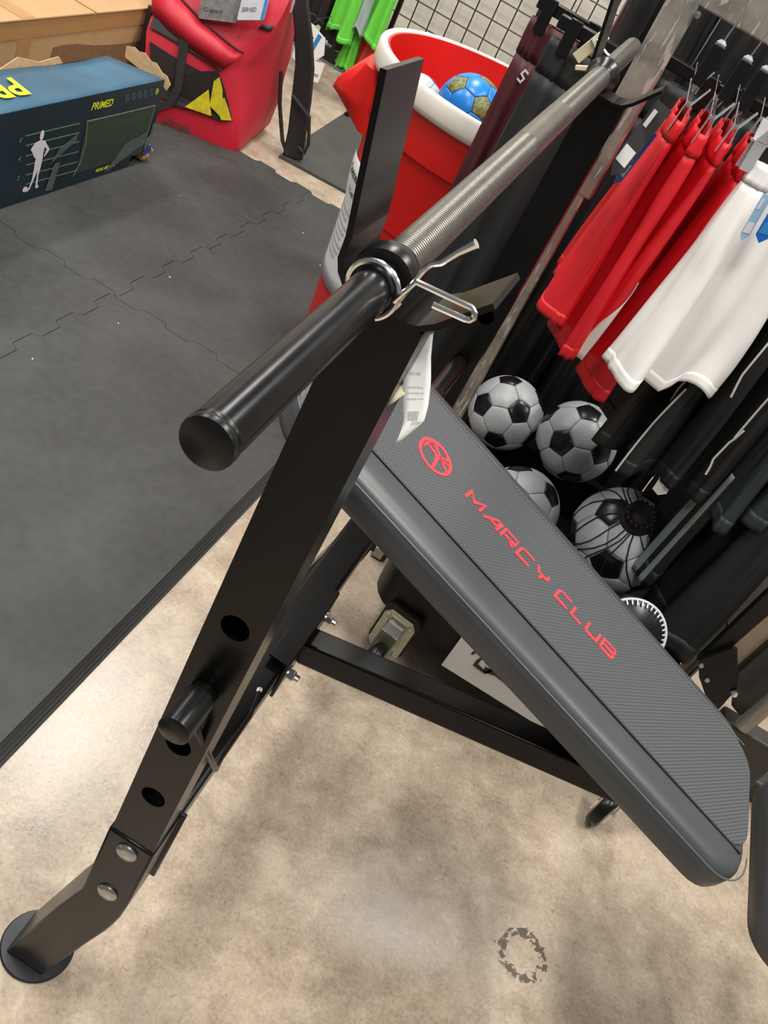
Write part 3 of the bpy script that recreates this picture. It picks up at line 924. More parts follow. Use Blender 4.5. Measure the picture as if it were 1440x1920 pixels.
# ---- black drawstring net around one ball
nb_c = Vector((0.385, 1.815, 0.330)); nb_r = 0.1195
net = thing('net_bag', 'black drawstring net bag knotted around a soccer ball', 'net bag', tuple(nb_c))
hub = Vector((-0.10, -0.50, 0.84)).normalized()
hx = hub.cross(Vector((1, 0, 0))).normalized(); hy = hub.cross(hx)
kn = MB()
for i in range(16):
    a = 2 * pi * i / 16
    kn.lathe([(0.0, 0.0), (0.010, 0.006), (0.007, 0.026), (0.003, 0.034)], nb_c + hub * (nb_r - 0.004) + (hx * cos(a) + hy * sin(a)) * 0.018, (hub + (hx * cos(a) + hy * sin(a)) * 0.4), n=6)
kn.lathe([(0.038, -0.006), (0.034, 0.006), (0.02, 0.016), (0.0, 0.020)], nb_c + hub * (nb_r - 0.004), hub, n=20)
obj('gathered_neck', kn, MESHBLACK, net)
cords = MB()
for i in range(18):
    a = 2 * pi * i / 18 + 0.1
    ph = [(0.30 + k * 0.22) for k in range(9)]
    cords.tube([nb_c + (hub * cos(t) + (hx * cos(a + 0.25 * sin(t * 2.2 + i)) + hy * sin(a + 0.25 * sin(t * 2.2 + i))) * sin(t)) * nb_r for t in ph], 0.0017, 5)
co = obj('net_cords', cords, MESHBLACK, net)
co['kind'] = 'stuff'

# ---- rolling tub under the garments
tub = thing('rolling_tub', 'low black plastic tub on casters holding the black and white soccer balls', 'tub', (0.30, 1.80, 0))
def rr_ring(x0, x1, y0, y1, r, z):
    return [Vector((u, v, z)) for u, v in rrect(x0, x1, y0, y1, r, 5)]
tubm = MB().loft([rr_ring(0.0, 0.58, 1.46, 2.09, 0.07, 0.105), rr_ring(-0.03, 0.60, 1.43, 2.12, 0.08, 0.125), rr_ring(-0.034, 0.604, 1.425, 2.125, 0.08, 0.235), rr_ring(-0.042, 0.612, 1.415, 2.135, 0.085, 0.243),
     rr_ring(-0.042, 0.612, 1.415, 2.135, 0.085, 0.252), rr_ring(-0.015, 0.588, 1.445, 2.105, 0.07, 0.252), rr_ring(-0.010, 0.58, 1.45, 2.10, 0.07, 0.13)])
obj('tub_body', tubm, mat('matt_black_tub', (9, 9, 10), 0.45, spec=0.25), tub, angle=40)
def caster(px, py, yaw):
    R = Matrix.Rotation(yaw, 3, 'Z')
    c0 = Vector((px, py, 0))
    T = lambda p: c0 + R @ Vector(p)
    lean = 0.16
    pf = lambda u, v, h: T((u, -h + lean * v, 0.100 + v))
    ca = obj('caster', MB().prism([(-.026, -.048), (.026, -.048), (.037, -.036), (.037, .036), (.026, .048), (-.026, .048), (-.037, .036), (-.037, -.036)], pf, 0, 0.004), ZPLATE, tub, smooth=False, label='zinc caster plate')
    obj('backing_pad', MB().prism(rrect(-0.042, 0.042, -0.040, 0.060, 0.012, 3), pf, -0.012, 0.0), PLASTICBK, ca, smooth=False)
    f = MB()
    for sx in (-0.0190, 0.0190):
        f.prism([(-0.004, 0.138), (-0.014, 0.141), (-0.066, 0.062), (-0.066, 0.030), (-0.040, 0.030), (-0.008, 0.075)], lambda u, v, h: T((sx + h, u, v)), -0.0015, 0.0015)
    f.prism([(-0.019, 0.012), (0.019, 0.012), (0.019, 0.042), (-0.019, 0.042)], pf, 0.004, 0.010)
    f.prism([(-0.019, 0.0), (0.019, 0.0), (0.019, 0.012), (-0.019, 0.012)], lambda u, v, h: T((u, -0.016 - v * 1.2, 0.136 - v * 1.0 + h)), -0.003, 0.0)
    obj('fork', f, CHROME, ca, smooth=False, label='bright steel fork')
    obj('wheel', MB().lathe([(0.006, -0.013), (0.034, -0.0145), (0.042, -0.012), (0.0455, -0.006), (0.0455, 0.006), (0.042, 0.012), (0.034, 0.0145), (0.006, 0.013)], T((0, -0.048, 0.0457)), R @ Vector((1, 0, 0)), n=28), PLASTICBK, ca, label='black rubber wheel')
    for sx, sz in ((-0.027, 0.036), (0.027, 0.036), (-0.027, -0.036), (0.027, -0.036)):
        obj('rivet', MB().lathe([(0.0055, 0), (0.005, 0.002), (0, 0.0028)], pf(sx, sz, 0.004), R @ Vector((0, -1, 0)), n=10, cap=False), ZINC, ca)
caster(0.055, 1.405, radians(-8))
caster(0.625, 1.405, radians(-24))
caster(0.06, 2.145, pi)
caster(0.53, 2.145, pi)
# sign sheet on the front of the tub
sg = obj('sign_sheet', MB().box((0.335, 1.409, 0.178), (0.32, 0.0012, 0.165)), PAPER, None, smooth=False)
tag(sg, 'white paper sign with a black clip picture, stuck to the front of the black tub', 'sign')
ck = MB()
fsg = lambda u, v, h: Vector((u, 1.4083 - h, v))
for ox, oz in ((0.222, 0.168), (0.240, 0.190)):
    ck.ribbon(arc((ox, oz), 0.010, -40, 200, 10), 0.005, fsg, 0, 0.0008)
    ck.ribbon([(ox + 0.008, oz - 0.007), (ox + 0.008, oz - 0.022), (ox + 0.034, oz - 0.026), (ox + 0.040, oz - 0.012)], 0.007, fsg, 0, 0.0008)
ck.ribbon([(0.250, 0.148), (0.275, 0.156), (0.32, 0.150)], 0.014, fsg, 0, 0.0008)
obj('picture', ck, INK, sg, smooth=False, label='black drawing of two spring clips')

# ================================================================ THE GARMENT RACK
rack = thing('garment_rack', 'galvanised steel garment rack whose post stands behind the barbell end', 'garment rack', (0.4, 1.765, 0))
PB, PT = Vector((-0.066, 1.765, 0.02)), Vector((-0.094, 1.765, 1.345))
pm = PB.lerp(PT, 0.70)
obj('post', MB().bar(PB, pm, 0.030, 0.030, up=(0, 1, 0)), GALV, rack, bev=0.004)
obj('post_sleeve', MB().bar(PB.lerp(PT, 0.695), PT, 0.052, 0.034, up=(0, 1, 0)), GALV, rack, bev=0.004, label='wider scratched upper tube')
obj('rail', MB().bar((-0.092, 1.765, 1.312), (1.15, 1.765, 1.312), 0.032, 0.058), GALV, rack, bev=0.003)
obj('rail_bolt', MB().lathe([(0.006, 0), (0.0055, 0.003), (0, 0.004)], (-0.062, 1.747, 1.272), (0, -1, 0), n=12, cap=False), ZINC, rack)
obj('post', MB().bar((1.12, 1.765, 0.02), (1.14, 1.765, 1.30), 0.030, 0.030, up=(0, 1, 0)), GALV, rack, bev=0.004)
obj('foot_bar', MB().bar((-0.066, 1.70, 0.020), (-0.066, 2.05, 0.020), 0.030, 0.030), GALV, rack, bev=0.003)
obj('foot_bar', MB().bar((1.12, 1.45, 0.020), (1.12, 2.05, 0.020), 0.030, 0.030), GALV, rack, bev=0.003)

class Cloth:
    """one hanging garment as a folded tube; surf(th, t) gives a point, th round the body, t from waist (0) to hem (1)"""
    def __init__(s, x, y, zt, zb, wt, wb, tt, tb, ang, seed, amp=0.010, nf=3.0, lean=(0, 0), notch=0.0, groove=None):
        s.__dict__.update(locals())
        rnd = random.Random(seed)
        s.ph = [rnd.uniform(0, 6.28) for _ in range(6)]
        s.ax = Vector((-sin(radians(ang)), cos(radians(ang)), 0))
        s.ay = Vector((-cos(radians(ang)), -sin(radians(ang)), 0))
    def surf(s, th, t, off=0.0):
        e = t ** 0.75
        w = s.wt + (s.wb - s.wt) * e
        d = s.tt + (s.tb - s.tt) * e
        c, q = cos(th), sin(th)
        u = w * math.copysign(abs(c) ** 0.72, c)
        v = d * math.copysign(abs(q) ** 0.72, q)
        k = s.amp * (0.25 + t)
        un = u / max(w, 1e-4)
        v += k * sin(s.nf * pi * un + s.ph[0] + 0.8 * t) + 0.5 * k * sin(s.nf * 2.3 * un + s.ph[1] - 1.4 * t)
        u += 0.4 * k * sin(5 * t + s.ph[2])
        if t < 0.09:
            v *= 0.82 + 0.10 * sin(th * 24)
        z = s.zt + (s.zb - s.zt) * t
        z += t * (0.016 * sin(3 * un + s.ph[3]) + 0.009 * sin(7 * un + s.ph[4]))
        if s.notch and t > 0.4:
            z += s.notch * ((t - 0.4) / 0.6) * math.exp(-(un * 3.2) ** 2)
        nrm = (s.ax * (c * d) + s.ay * (q * w))
        nrm.normalize()
        sd = s.seed * 3.7
        if t > 0.05:
            g = (0.25 + 0.75 * t) * s.amp
            off += g * (1.1 * noise.noise(Vector((c * 2.2 + sd, q * 2.2, t * 1.3))) + 0.7 * noise.noise(Vector((c * 5.0, q * 5.0 + sd, t * 2.2))))
            if s.groove:
                dth = (th % (2 * pi)) - s.groove[0]
                off -= s.groove[1] * t ** 0.6 * math.exp(-(dth * s.groove[2]) ** 2)
        return Vector((s.x + s.lean[0] * t, s.y + s.lean[1] * t, z)) + s.ax * u + s.ay * v + nrm * off
    def mesh(s, nth=72, nt=22, t0=0.0, t1=1.0, off=0.0, tha=None, thb=None):
        mb = MB()
        if tha is None:
            rings = [[s.surf(2 * pi * i / nth, t0 + (t1 - t0) * j / nt, off) for i in range(nth)] for j in range(nt + 1)]
            mb.loft(rings, cap=False)
            o = len(mb.v)
        else:
            rings = [[s.surf(tha(t0 + (t1 - t0) * j / nt) + (thb(t0 + (t1 - t0) * j / nt) - tha(t0 + (t1 - t0) * j / nt)) * i / 8, t0 + (t1 - t0) * j / nt, off) for i in range(9)] for j in range(nt + 1)]
            mb.loft(rings, cap=False, close_v=False)
        return mb

def garment(name, label, cat, group, cl, m, waist=True):
    root = thing(name, label, cat, (cl.x, cl.y, cl.zb), group)
    b = obj('body', cl.mesh(t0=0.08 if waist else 0.0), m, root, angle=180, solid=0.0012)
    if waist:
        obj('waistband', cl.mesh(nth=96, nt=4, t1=0.085, off=0.0022), m, root, angle=180, solid=0.0015)
    obj('hem', cl.mesh(nt=3, t0=0.945, t1=1.0, off=0.0006), m, root, angle=180, solid=0.0012)
    return root

SG = 'sports shorts on the steel rail'
def shorts(x, zb, seed, m, label, y=1.72, zt=1.150, ang=2, wt=0.115, wb=0.150, tt=0.011, tb=0.026, amp=0.010, notch=0.0, lean=(0, 0), groove=None):
    cl = Cloth(x, y, zt, zb, wt, wb, tt, tb, ang, seed, amp=amp, notch=notch, lean=lean, groove=groove)
    return cl, garment('sports_shorts', label, 'shorts', SG, cl, m)

c1, g1 = shorts(-0.002, 0.790, 1, REDC, 'red shorts hanging first on the rail, next to the steel post', lean=(-0.012, 0))
c2, g2 = shorts(0.040, 0.755, 2, REDC, 'red shorts between the first red pair and the pair with a white panel', lean=(-0.010, 0))
c3, g3 = shorts(0.080, 0.728, 3, REDC, 'red shorts with a curved white side panel at the hem', lean=(-0.018, -0.02), y=1.760)
c4, g4 = shorts(0.130, 0.700, 4, REDC, 'red shorts tucked right behind the white shorts', lean=(-0.005, -0.02), y=1.770)
c5, g5 = shorts(0.216, 0.782, 5, WHITEC, 'plain white shorts on the rail with a blue tag', y=1.690, tt=0.014, tb=0.036, amp=0.012, lean=(0.0, -0.095), ang=-58, wt=0.085, wb=0.112, groove=(4.55, 0.040, 2.8))
pn3 = c3.mesh(nt=14, t0=0.60, t1=1.0, off=0.0030, tha=lambda t: 3.50 - 0.62 * ((t - 0.60) / 0.40) ** 0.7, thb=lambda t: 3.52)
obj('side_panel', pn3, WHITEC, g3, angle=180, solid=0.001, label='white curved side panel')

def piping(cl, root, pts, m, r=0.0022, name='piping'):
    path = []
    for (a, b) in zip(pts[:-1], pts[1:]):
        for k in range(8):
            f = k / 8
            path.append(cl.surf(a[0] + (b[0] - a[0]) * f, a[1] + (b[1] - a[1]) * f, 0.0022))
    path.append(cl.surf(pts[-1][0], pts[-1][1], 0.0022))
    obj(name, MB().tube(path, r, 6), m, root, label='white piping line' if m is WHITEC else None)

d1, h1 = shorts(0.222, 0.580, 11, BLACKC, 'plain black long shorts directly after the white shorts', tb=0.026, zt=1.14, lean=(-0.008, 0), y=1.800)
d2, h2 = shorts(0.282, 0.575, 12, CHARC, 'charcoal long shorts edged with broken white piping', tb=0.028, zt=1.14, y=1.800)
d3, h3 = shorts(0.345, 0.565, 13, BLACKC, 'black long shorts with a white care label at the hem', tb=0.028, zt=1.14, y=1.800)
d4, h4 = shorts(0.402, 0.575, 14, BLACKC, 'black long shorts carrying a forked white piping line', tb=0.028, zt=1.14, y=1.800)
d5, h5 = shorts(0.470, 0.575, 15, TEALC, 'dark slate shorts hanging beyond the black piped pairs', tb=0.030, zt=1.14, y=1.800)
d6, h6 = shorts(0.540, 0.590, 16, TEALC, 'dark slate shorts furthest along the rail from the post', tb=0.032, zt=1.14, y=1.800)
piping(d2, h2, [(2.55, 0.30), (2.60, 0.50), (2.75, 0.56)], WHITEC)
piping(d2, h2, [(2.95, 0.64), (2.82, 0.80), (2.90, 1.0)], WHITEC)
piping(d2, h2, [(2.50, 0.62), (2.28, 0.74)], WHITEC)
piping(d4, h4, [(2.60, 0.30), (2.60, 0.60), (2.64, 0.74)], WHITEC)
piping(d4, h4, [(2.78, 0.70), (2.62, 0.76), (2.60, 0.84), (2.72, 0.90)], WHITEC)
piping(d3, h3, [(2.70, 0.34), (2.70, 0.54), (2.85, 0.62)], WHITEC)
p = d3.surf(2.62, 1.0)
obj('care_label', MB().prism([(0, 0), (0.026, 0.004), (0.030, -0.022), (0.018, -0.034), (0.002, -0.028)], lambda u, v, h: p + Vector((u, -0.004 + h, v + 0.004)), 0, 0.001), PAPER, h3, smooth=False, label='white care label')

PG = 'track trousers on the steel rail'
t1 = Cloth(0.425, 1.790, 1.13, 0.335, 0.12, 0.115, 0.010, 0.026, 16, 21, amp=0.008)
tr1 = garment('track_trousers', 'black track trousers with two grey side stripes', 'trousers', PG, t1, BLACKC)
for a in (2.20, 2.62):
    obj('stripe', t1.mesh(nt=22, t0=0.60, t1=1.0, off=0.0026, tha=lambda t, a=a: a, thb=lambda t, a=a: a + 0.22), GREYSTRIPE, tr1, angle=180, solid=0.0008, label='grey side stripe')
t2 = Cloth(0.560, 1.760, 1.13, 0.255, 0.13, 0.13, 0.016, 0.042, 14, 22, amp=0.012)
garment('track_trousers', 'plain black track trousers beside the grey-striped pair', 'trousers', PG, t2, CHARC)

# hangers with clips for the garments on the rail
def clip_hanger(label, x, y, cl, m_block, group='clip hangers on the steel rail'):
    root = thing('clip_hanger', label, 'hanger', (x, y, cl.zt), group)
    zt = cl.zt
    hook = [Vector((x, 1.735, zt + 0.098))] + [Vector((x + 0.004, 1.742, zt + 0.15)), Vector((x, 1.746, 1.330))] + [Vector((x, 1.765 - 0.019 * cos(radians(a)), 1.343 + 0.010 * sin(radians(a)))) for a in (20, 60, 100, 140, 180)]
    obj('hook', MB().tube(hook, 0.0014, 7), CHROME, root)
    obj('neck_block', MB().bar((x, 1.715, zt + 0.040), (x, 1.720, zt + 0.104), 0.020, 0.032, up=(0, 1, 0)), m_block, root, bev=0.002)
    obj('neck_cap', MB().lathe([(0.008, 0), (0.009, 0.006), (0.004, 0.011)], (x, 1.735, zt + 0.100), n=10), CLEARPL, root)
    A = cl.ax
    c = Vector((cl.x, cl.y, zt + 0.026))
    obj('cross_bar', MB().tube([c - A * 0.125, c + A * 0.125], 0.0022, 8), CHROME, root)
    stem = MB()
    for q in (-0.006, 0.006):
        stem.tube([Vector((x + q, 1.733, zt + 0.060)), c + A * 0.01 + Vector((q * 0.6, 0, 0))], 0.0014, 6)
    obj('stem', stem, CHROME, root)
    for sgn in (-0.105, 0.105):
        b = c + A * sgn
        k = MB()
        for sd in (-1, 1):
            k.prism([(-0.010, -0.045), (0.010, -0.045), (0.012, 0.0), (0.009, 0.030), (-0.009, 0.030), (-0.012, 0.0)],
                    lambda u, v, h, sd=sd: b + A * u + Vector((0, 0, v)) - cl.ay * (-1) * (sd * (0.004 + max(0.0, v) * 0.42 + max(0.0, -v) * 0.06) + h), 0, 0.0016)
        cp = obj('clip', k, CLEARPL, root, smooth=False, label='clear plastic clip')
        obj('clip_spring', MB().lathe([(0.0045, -0.008), (0.0045, 0.008)], b, A, n=10), CHROME, cp)
    return root
HL = [(c1, 'clip hanger of the first red shorts by the post'), (c2, 'clip hanger of the second red shorts from the post'), (c3, 'clip hanger holding the red shorts with white panel'),
      (c4, 'clip hanger of the red shorts behind the white pair'), (c5, 'clip hanger carrying the white shorts'), (d1, 'clip hanger of the plain black long shorts'),
      (d2, 'clip hanger of the charcoal piped shorts'), (d3, 'clip hanger of the black shorts with care label'), (d4, 'clip hanger of the black shorts with forked piping'),
      (d5, 'clip hanger of the nearer dark slate shorts'), (d6, 'clip hanger of the furthest dark slate shorts')]
for k, (cl, lb) in enumerate(HL):
    clip_hanger(lb, cl.x + (0.004 if k % 2 else -0.003), cl.y, cl, PLASTICBK)
# swing tags on shorts
def swing_tag(label, org, u, v, w, h, mats_):
    u, v = Vector(u).normalized(), Vector(v).normalized()
    n = u.cross(v).normalized()
    fn = lambda a, b, hh: Vector(org) + u * a + v * b + n * hh
    root = obj('swing_tag', MB().prism([(0, 0), (w, 0), (w, -h * 0.86), (w * 0.5, -h), (0, -h * 0.86)], fn, -0.0006, 0.0006), mats_[0], None, smooth=False)
    tag(root, label, 'swing tag')
    obj('print_strip', MB().prism([(w * 0.12, -h * 0.60), (w * 0.88, -h * 0.60), (w * 0.88, -h * 0.82), (w * 0.12, -h * 0.82)], fn, -0.0012, 0.0012), mats_[1], root, smooth=False)
    obj('print_strip', MB().prism([(w * 0.2, -h * 0.10), (w * 0.45, -h * 0.10), (w * 0.45, -h * 0.32), (w * 0.2, -h * 0.32)], fn, -0.0012, 0.0012), mats_[1], root, smooth=False)
    return root
s_ = c1.surf(2.9, 0.02)
swing_tag('dark blue and black swing tag clipped to the first red shorts', s_ + Vector((-0.044, -0.012, 0.020)), (0.6, -0.8, 0.0), (0.12, 0.05, 1), 0.045, 0.125, (INK, PAPER))
swing_tag('royal blue backing card tucked between the black tag and red shorts', s_ + Vector((-0.030, -0.012, -0.020)), (0.5, -0.85, 0.0), (0.12, 0.05, 1), 0.026, 0.095, (TAGBLUE, WHITEP))
swing_tag('bright blue swing tag hanging on the white shorts', (0.186, 1.548, 1.148), (0.95, -0.1, 0.28), (-0.10, 0.10, 1), 0.022, 0.082, (TAGBLUE2, BLUEC))
swing_tag('pale blue card behind the bright blue tag on the white shorts', (0.168, 1.556, 1.130), (0.95, -0.1, 0.28), (-0.10, 0.10, 1), 0.014, 0.075, (mat('pale_blue_card', (150, 186, 216), 0.45), WHITEP))

# ================================================================ TROUSERS FACING OUT ON THE SECOND RAIL
rail2 = thing('display_rail', 'black steel display rail carrying the maroon and black trousers', 'garment rack', (0.2, 2.28, 0))
obj('rail', MB().bar((-0.42, 2.28, 1.300), (1.30, 2.28, 1.300), 0.025, 0.030), PLASTICBK, rail2, bev=0.002)
for x in (-0.15, 1.28):
    obj('leg', MB().bar((x, 2.28, 0.0), (x, 2.28, 1.30), 0.03, 0.03, up=(0, 1, 0)), PLASTICBK, rail2, bev=0.002)
TG = 'trousers facing out on the black rail'
def trousers(x, y, zt, zb, w, seed, m, label, ang=90, tb=0.055):
    cl = Cloth(x, y, zt, zb, w * 0.9, w, 0.016, tb, ang, seed, amp=0.013, nf=4.0)
    g = garment('track_trousers', label, 'trousers', TG, cl, m)
    h = thing('trouser_hanger', 'black clamp hanger above the ' + label, 'hanger', (x, y, zt), 'clamp hangers on the black rail')
    obj('clamp_bar', MB().bar((x - w * 0.95, y, zt + 0.030), (x + w * 0.95, y, zt + 0.030), 0.022, 0.026), PLASTICBK, h, bev=0.003)
    obj('hook', MB().tube([(x, y, zt + 0.04), (x, y, 1.30), (x, 2.262, 1.318), (x, 2.28, 1.325), (x, 2.296, 1.315)], 0.0016, 6), CHROME, h)
    for q in (-0.6, 0.6):
        obj('clamp', MB().bar((x + q * w, y - 0.018, zt + 0.048), (x + q * w, y - 0.020, zt - 0.022), 0.026, 0.010, up=(0, 1, 0)), PLASTICBK, h, bev=0.002)
    return cl, g
mcl, mg = trousers(-0.300, 2.20, 1.090, 0.20, 0.085, 31, MAROONC, 'maroon track trousers next to the red bin')
lp = mcl.surf(2.2, 0.12)
obj('logo', MB().ribbon([(0.010, 0.010), (0, 0.014), (-0.004, 0.004), (0.006, -0.002), (0.002, -0.012), (-0.008, -0.008)], 0.004, lambda u, v, h: mcl.surf(1.20, 0.12) + Vector((u, -0.006 - h, v)), 0, 0.001), WHITEP, mg, smooth=False, label='small white logo')
k1, _ = trousers(-0.205, 2.07, 1.095, 0.28, 0.105, 32, CHARC, 'dark charcoal trousers in front, clamped by a cream clip')
trousers(-0.035, 2.225, 1.110, 0.10, 0.096, 33, BLACKC, 'black trousers straight behind the rack post')
trousers(0.150, 2.225, 1.120, 0.10, 0.096, 34, BLACKC, 'black trousers behind the red shorts')
trousers(0.340, 2.225, 1.120, 0.10, 0.096, 35, BLACKC, 'black trousers behind the white shorts')
trousers(0.530, 2.225, 1.120, 0.10, 0.096, 36, BLACKC, 'black trousers behind the piped long shorts')
# cream and steel clip on the charcoal trousers
cc2 = thing('trouser_clip', 'cream plastic and bright wire clip on the charcoal trousers', 'clip', (-0.21, 2.03, 1.10))
obj('cream_jaw', MB().bar((-0.236, 2.035, 1.085), (-0.205, 2.030, 1.150), 0.022, 0.008, up=(0, 1, 0)), CREAM, cc2, bev=0.002)
obj('lower_jaw', MB().bar((-0.228, 2.03, 1.072), (-0.175, 2.03, 1.095), 0.010, 0.008, up=(0, 1, 0)), CREAM, cc2, bev=0.002)
obj('wire_arm', MB().tube([(-0.225, 2.025, 1.130), (-0.198, 2.025, 1.112), (-0.170, 2.025, 1.095)], 0.0035, 8), CHROME, cc2)
obj('wire_arm', MB().tube([(-0.215, 2.022, 1.134), (-0.185, 2.022, 1.122), (-0.165, 2.022, 1.120)], 0.003, 8), CHROME, cc2)
obj('clip_body', MB().lathe([(0.010, 0), (0.014, 0.006), (0.014, 0.032), (0.009, 0.038)], (-0.168, 2.025, 1.085), (0.1, 0, 1), n=14), PLASTICBK, cc2)
# dark jackets on the rail behind
JG = 'dark jackets on the far rail'
for k in range(1, 6):
    jx = -0.36 + k * 0.21
    cl = Cloth(jx, 2.52, 1.52, 0.90 if k < 3 else 0.22, 0.095, 0.108, 0.03, 0.05, 80, 50 + k, amp=0.012)
    lab = 'dark hanging jacket beyond the black rail, ' + ('', 'above the charcoal trousers', 'behind the rack post', 'behind the red shorts', 'behind the white shorts', 'at the end away from the bin')[k]
    garment('hanging_jacket', lab, 'jacket', JG, cl, BLACKC if k != 3 else MAROONC, waist=False)
jr = thing('jacket_rail', 'thin steel rail the dark jackets hang from', 'garment rack', (0.4, 2.52, 0))
obj('rail', MB().tube([(-0.5, 2.52, 1.54), (1.35, 2.52, 1.54)], 0.012, 10), PLASTICBK, jr)
for x in (0.03, 1.33):
    obj('leg', MB().tube([(x, 2.52, 0), (x, 2.52, 1.54)], 0.013, 10), PLASTICBK, jr)

# ================================================================ BOXES AT THE EDGE OF THE FOAM FLOOR
XF, XB_, ZT = -1.480, -1.668, 0.308
Y0, Y1 = 1.70, 2.845
nb = thing('goal_box', 'navy printed carton with a white player figure and torn corner', 'box', ((XF + XB_) / 2, 2.3, MATZ))
bx = MB()
z0 = MATZ
corner = [(XF, Y0), (XF, 2.800), (XF - 0.012, 2.845), (XB_, 2.845 - 0.02), (XB_, Y0)]
def bulge(y, z):
    return 0.006 * sin(pi * (z - z0) / (ZT - z0)) * (0.6 + 0.4 * sin(5 * y))
ny, nz = 24, 8
vs, fs = [], []
for j in range(nz + 1):
    for i in range(ny + 1):
        y = Y0 + (2.835 - Y0) * i / ny; z = z0 + (ZT - z0) * j / nz
        tear = max(0.0, (y - 2.74)) * max(0.0, (0.10 - (z - z0))) * 7.0
        vs.append((XF + bulge(y, z) - tear, y, z))
fs = [(j * (ny + 1) + i, j * (ny + 1) + i + 1, (j + 1) * (ny + 1) + i + 1, (j + 1) * (ny + 1) + i) for j in range(nz) for i in range(ny)]
bx.add(vs, fs, 0)
bx.add([(XF, Y0, z0), (XB_, Y0, z0), (XB_, Y0, ZT - 0.012), (XF, Y0, ZT)], [(0, 1, 2, 3)], 0)
bx.add([(XB_, Y0, z0), (XB_, 2.80, z0), (XB_, 2.80, ZT - 0.015), (XB_, Y0, ZT - 0.012)], [(0, 1, 2, 3)], 0)
bx.add([(XF - 0.014, 2.835, z0), (XB_, 2.80, z0), (XB_, 2.80, ZT - 0.11), (XF - 0.004, 2.835, ZT - 0.02)], [(0, 1, 2, 3)], 0)
bx.add([(XF - 0.02, Y0, z0), (XF - 0.02, 2.8, z0), (XB_, 2.8, z0), (XB_, Y0, z0)], [(0, 1, 2, 3)], 0)
obj('carton_body', bx, BOXNAVY, nb, angle=40)
tp_ = MB()
nu, nv = 5, 20
vs = []
for j in range(nv + 1):
    for i in range(nu + 1):
        f = i / nu; y = Y0 + (2.835 - Y0) * j / nv
        ymax = 2.835 - 0.05 * f
        y = Y0 + (ymax - Y0) * j / nv
        x = XF + (XB_ - XF) * f
        sag = -0.012 * f + (0.006 * sin(9 * y) * f * f)
        vs.append((x, y, ZT + sag))
tp_.add(vs, [(j * (nu + 1) + i, j * (nu + 1) + i + 1, (j + 1) * (nu + 1) + i + 1, (j + 1) * (nu + 1) + i) for j in range(nv) for i in range(nu)])
top = obj('top_panel', tp_, BOXTOP, nb, solid=0.003)
flap = MB()
flap.prism([(0, 0), (0.10, 0.010), (0.155, 0.020), (0.165, 0.060), (0.140, 0.072), (0.120, 0.066), (0.10, 0.074), (0.07, 0.058), (0.05, 0.062), (0.02, 0.042), (0.0, 0.040), (-0.022, 0.018), (-0.018, -0.01)], lambda u, v, h: Vector((XF - 0.004 - u, 2.838 + v * 0.28 + h, ZT - 0.022 + v * 0.75)), 0, 0.004)
obj('torn_flap', flap, CARDIN, nb, smooth=False, label='ragged torn cardboard flap')
fl2 = MB()
fl2.prism([(0, 0), (0.35, 0.0), (0.33, 0.030), (0.24, 0.022), (0.15, 0.046), (0.07, 0.020)], lambda u, v, h: Vector((XB_ - 0.004 - v * 0.3 + h, 2.22 + u, ZT - 0.022 + v * 0.8)), 0, 0.004)
obj('torn_flap', fl2, CARDIN, nb, smooth=False, label='torn strip along the top rear edge')
cr = MB()
for k in range(7):
    cr.prism([(0, 0), (0.030, 0.004), (0.036, 0.022), (0.018, 0.034), (-0.004, 0.020)], lambda u, v, h, k=k: Vector((XF - 0.03 + u * 1.1 + 0.006 * sin(k), 2.815 + 0.008 * k + h * 2, 0.030 + v * (0.6 + 0.12 * k))), 0, 0.002)
crt = obj('crumpled_corner', cr, CARDIN, nb, smooth=False, label='crushed corner with bare cardboard')
crt['kind'] = 'stuff'
obj('blue_scrap', MB().prism([(0, 0), (0.034, 0.004), (0.036, 0.030), (0.004, 0.032)], lambda u, v, h: Vector((XF + 0.012 + h, 2.800 + u, 0.058 + v)), 0, 0.002), TAGBLUE, nb, smooth=False)
fb = lambda y, z, h: Vector((XF + bulge(y, z) + 0.0010 + h, y, z))
def fprint(name, mb, m, label=None):
    o = obj(name, mb, m, nb, smooth=False, label=label)
    return o
wd = MB()
text_mb('PRIMED', 0.031, lambda x, y, h: fb(2.447 + x * 1.02, 0.2625 + y, h), 0, 0.0006, shear=0.25, bold=0.0006, mb=wd)
fprint('wordmark', wd, YELLOWP, 'yellow word PRIMED')
bigp = MB()
text_mb('PRIMED', 0.125, lambda x, y, h: Vector((XF - 0.135 + y * 0.93, 2.265 - x, ZT + 0.0030)), 0, 0.0006, shear=0.22, bold=0.003, mb=bigp)
fprint('wordmark', bigp, YELLOWP, 'large yellow word PRIMED on the top')
def ngrid(y0, z0_, y1, z1):
    return grid_sheet(lambda u, v, h: fb(u, v, h), y0, y1, z0_, z1, 8, 4, 0.0004)
fprint('net_picture', ngrid(2.440, 0.062, 2.805, 0.229), NETGREEN, 'picture of a goal net')
fr = MB()
fr.ribbon([(2.440, 0.230), (2.62, 0.229), (2.805, 0.229)], 0.003, fb, 0, 0.0012)
fr.ribbon([(2.440, 0.230), (2.456, 0.16), (2.452, 0.10), (2.430, 0.055)], 0.003, fb, 0, 0.0012)
fr.ribbon([(2.805, 0.229), (2.800, 0.15), (2.785, 0.07)], 0.0025, fb, 0, 0.0012)
fprint('goal_frame', fr, mat('pale_green_frame', (110, 128, 108), 0.5), 'pale outline of the goal')
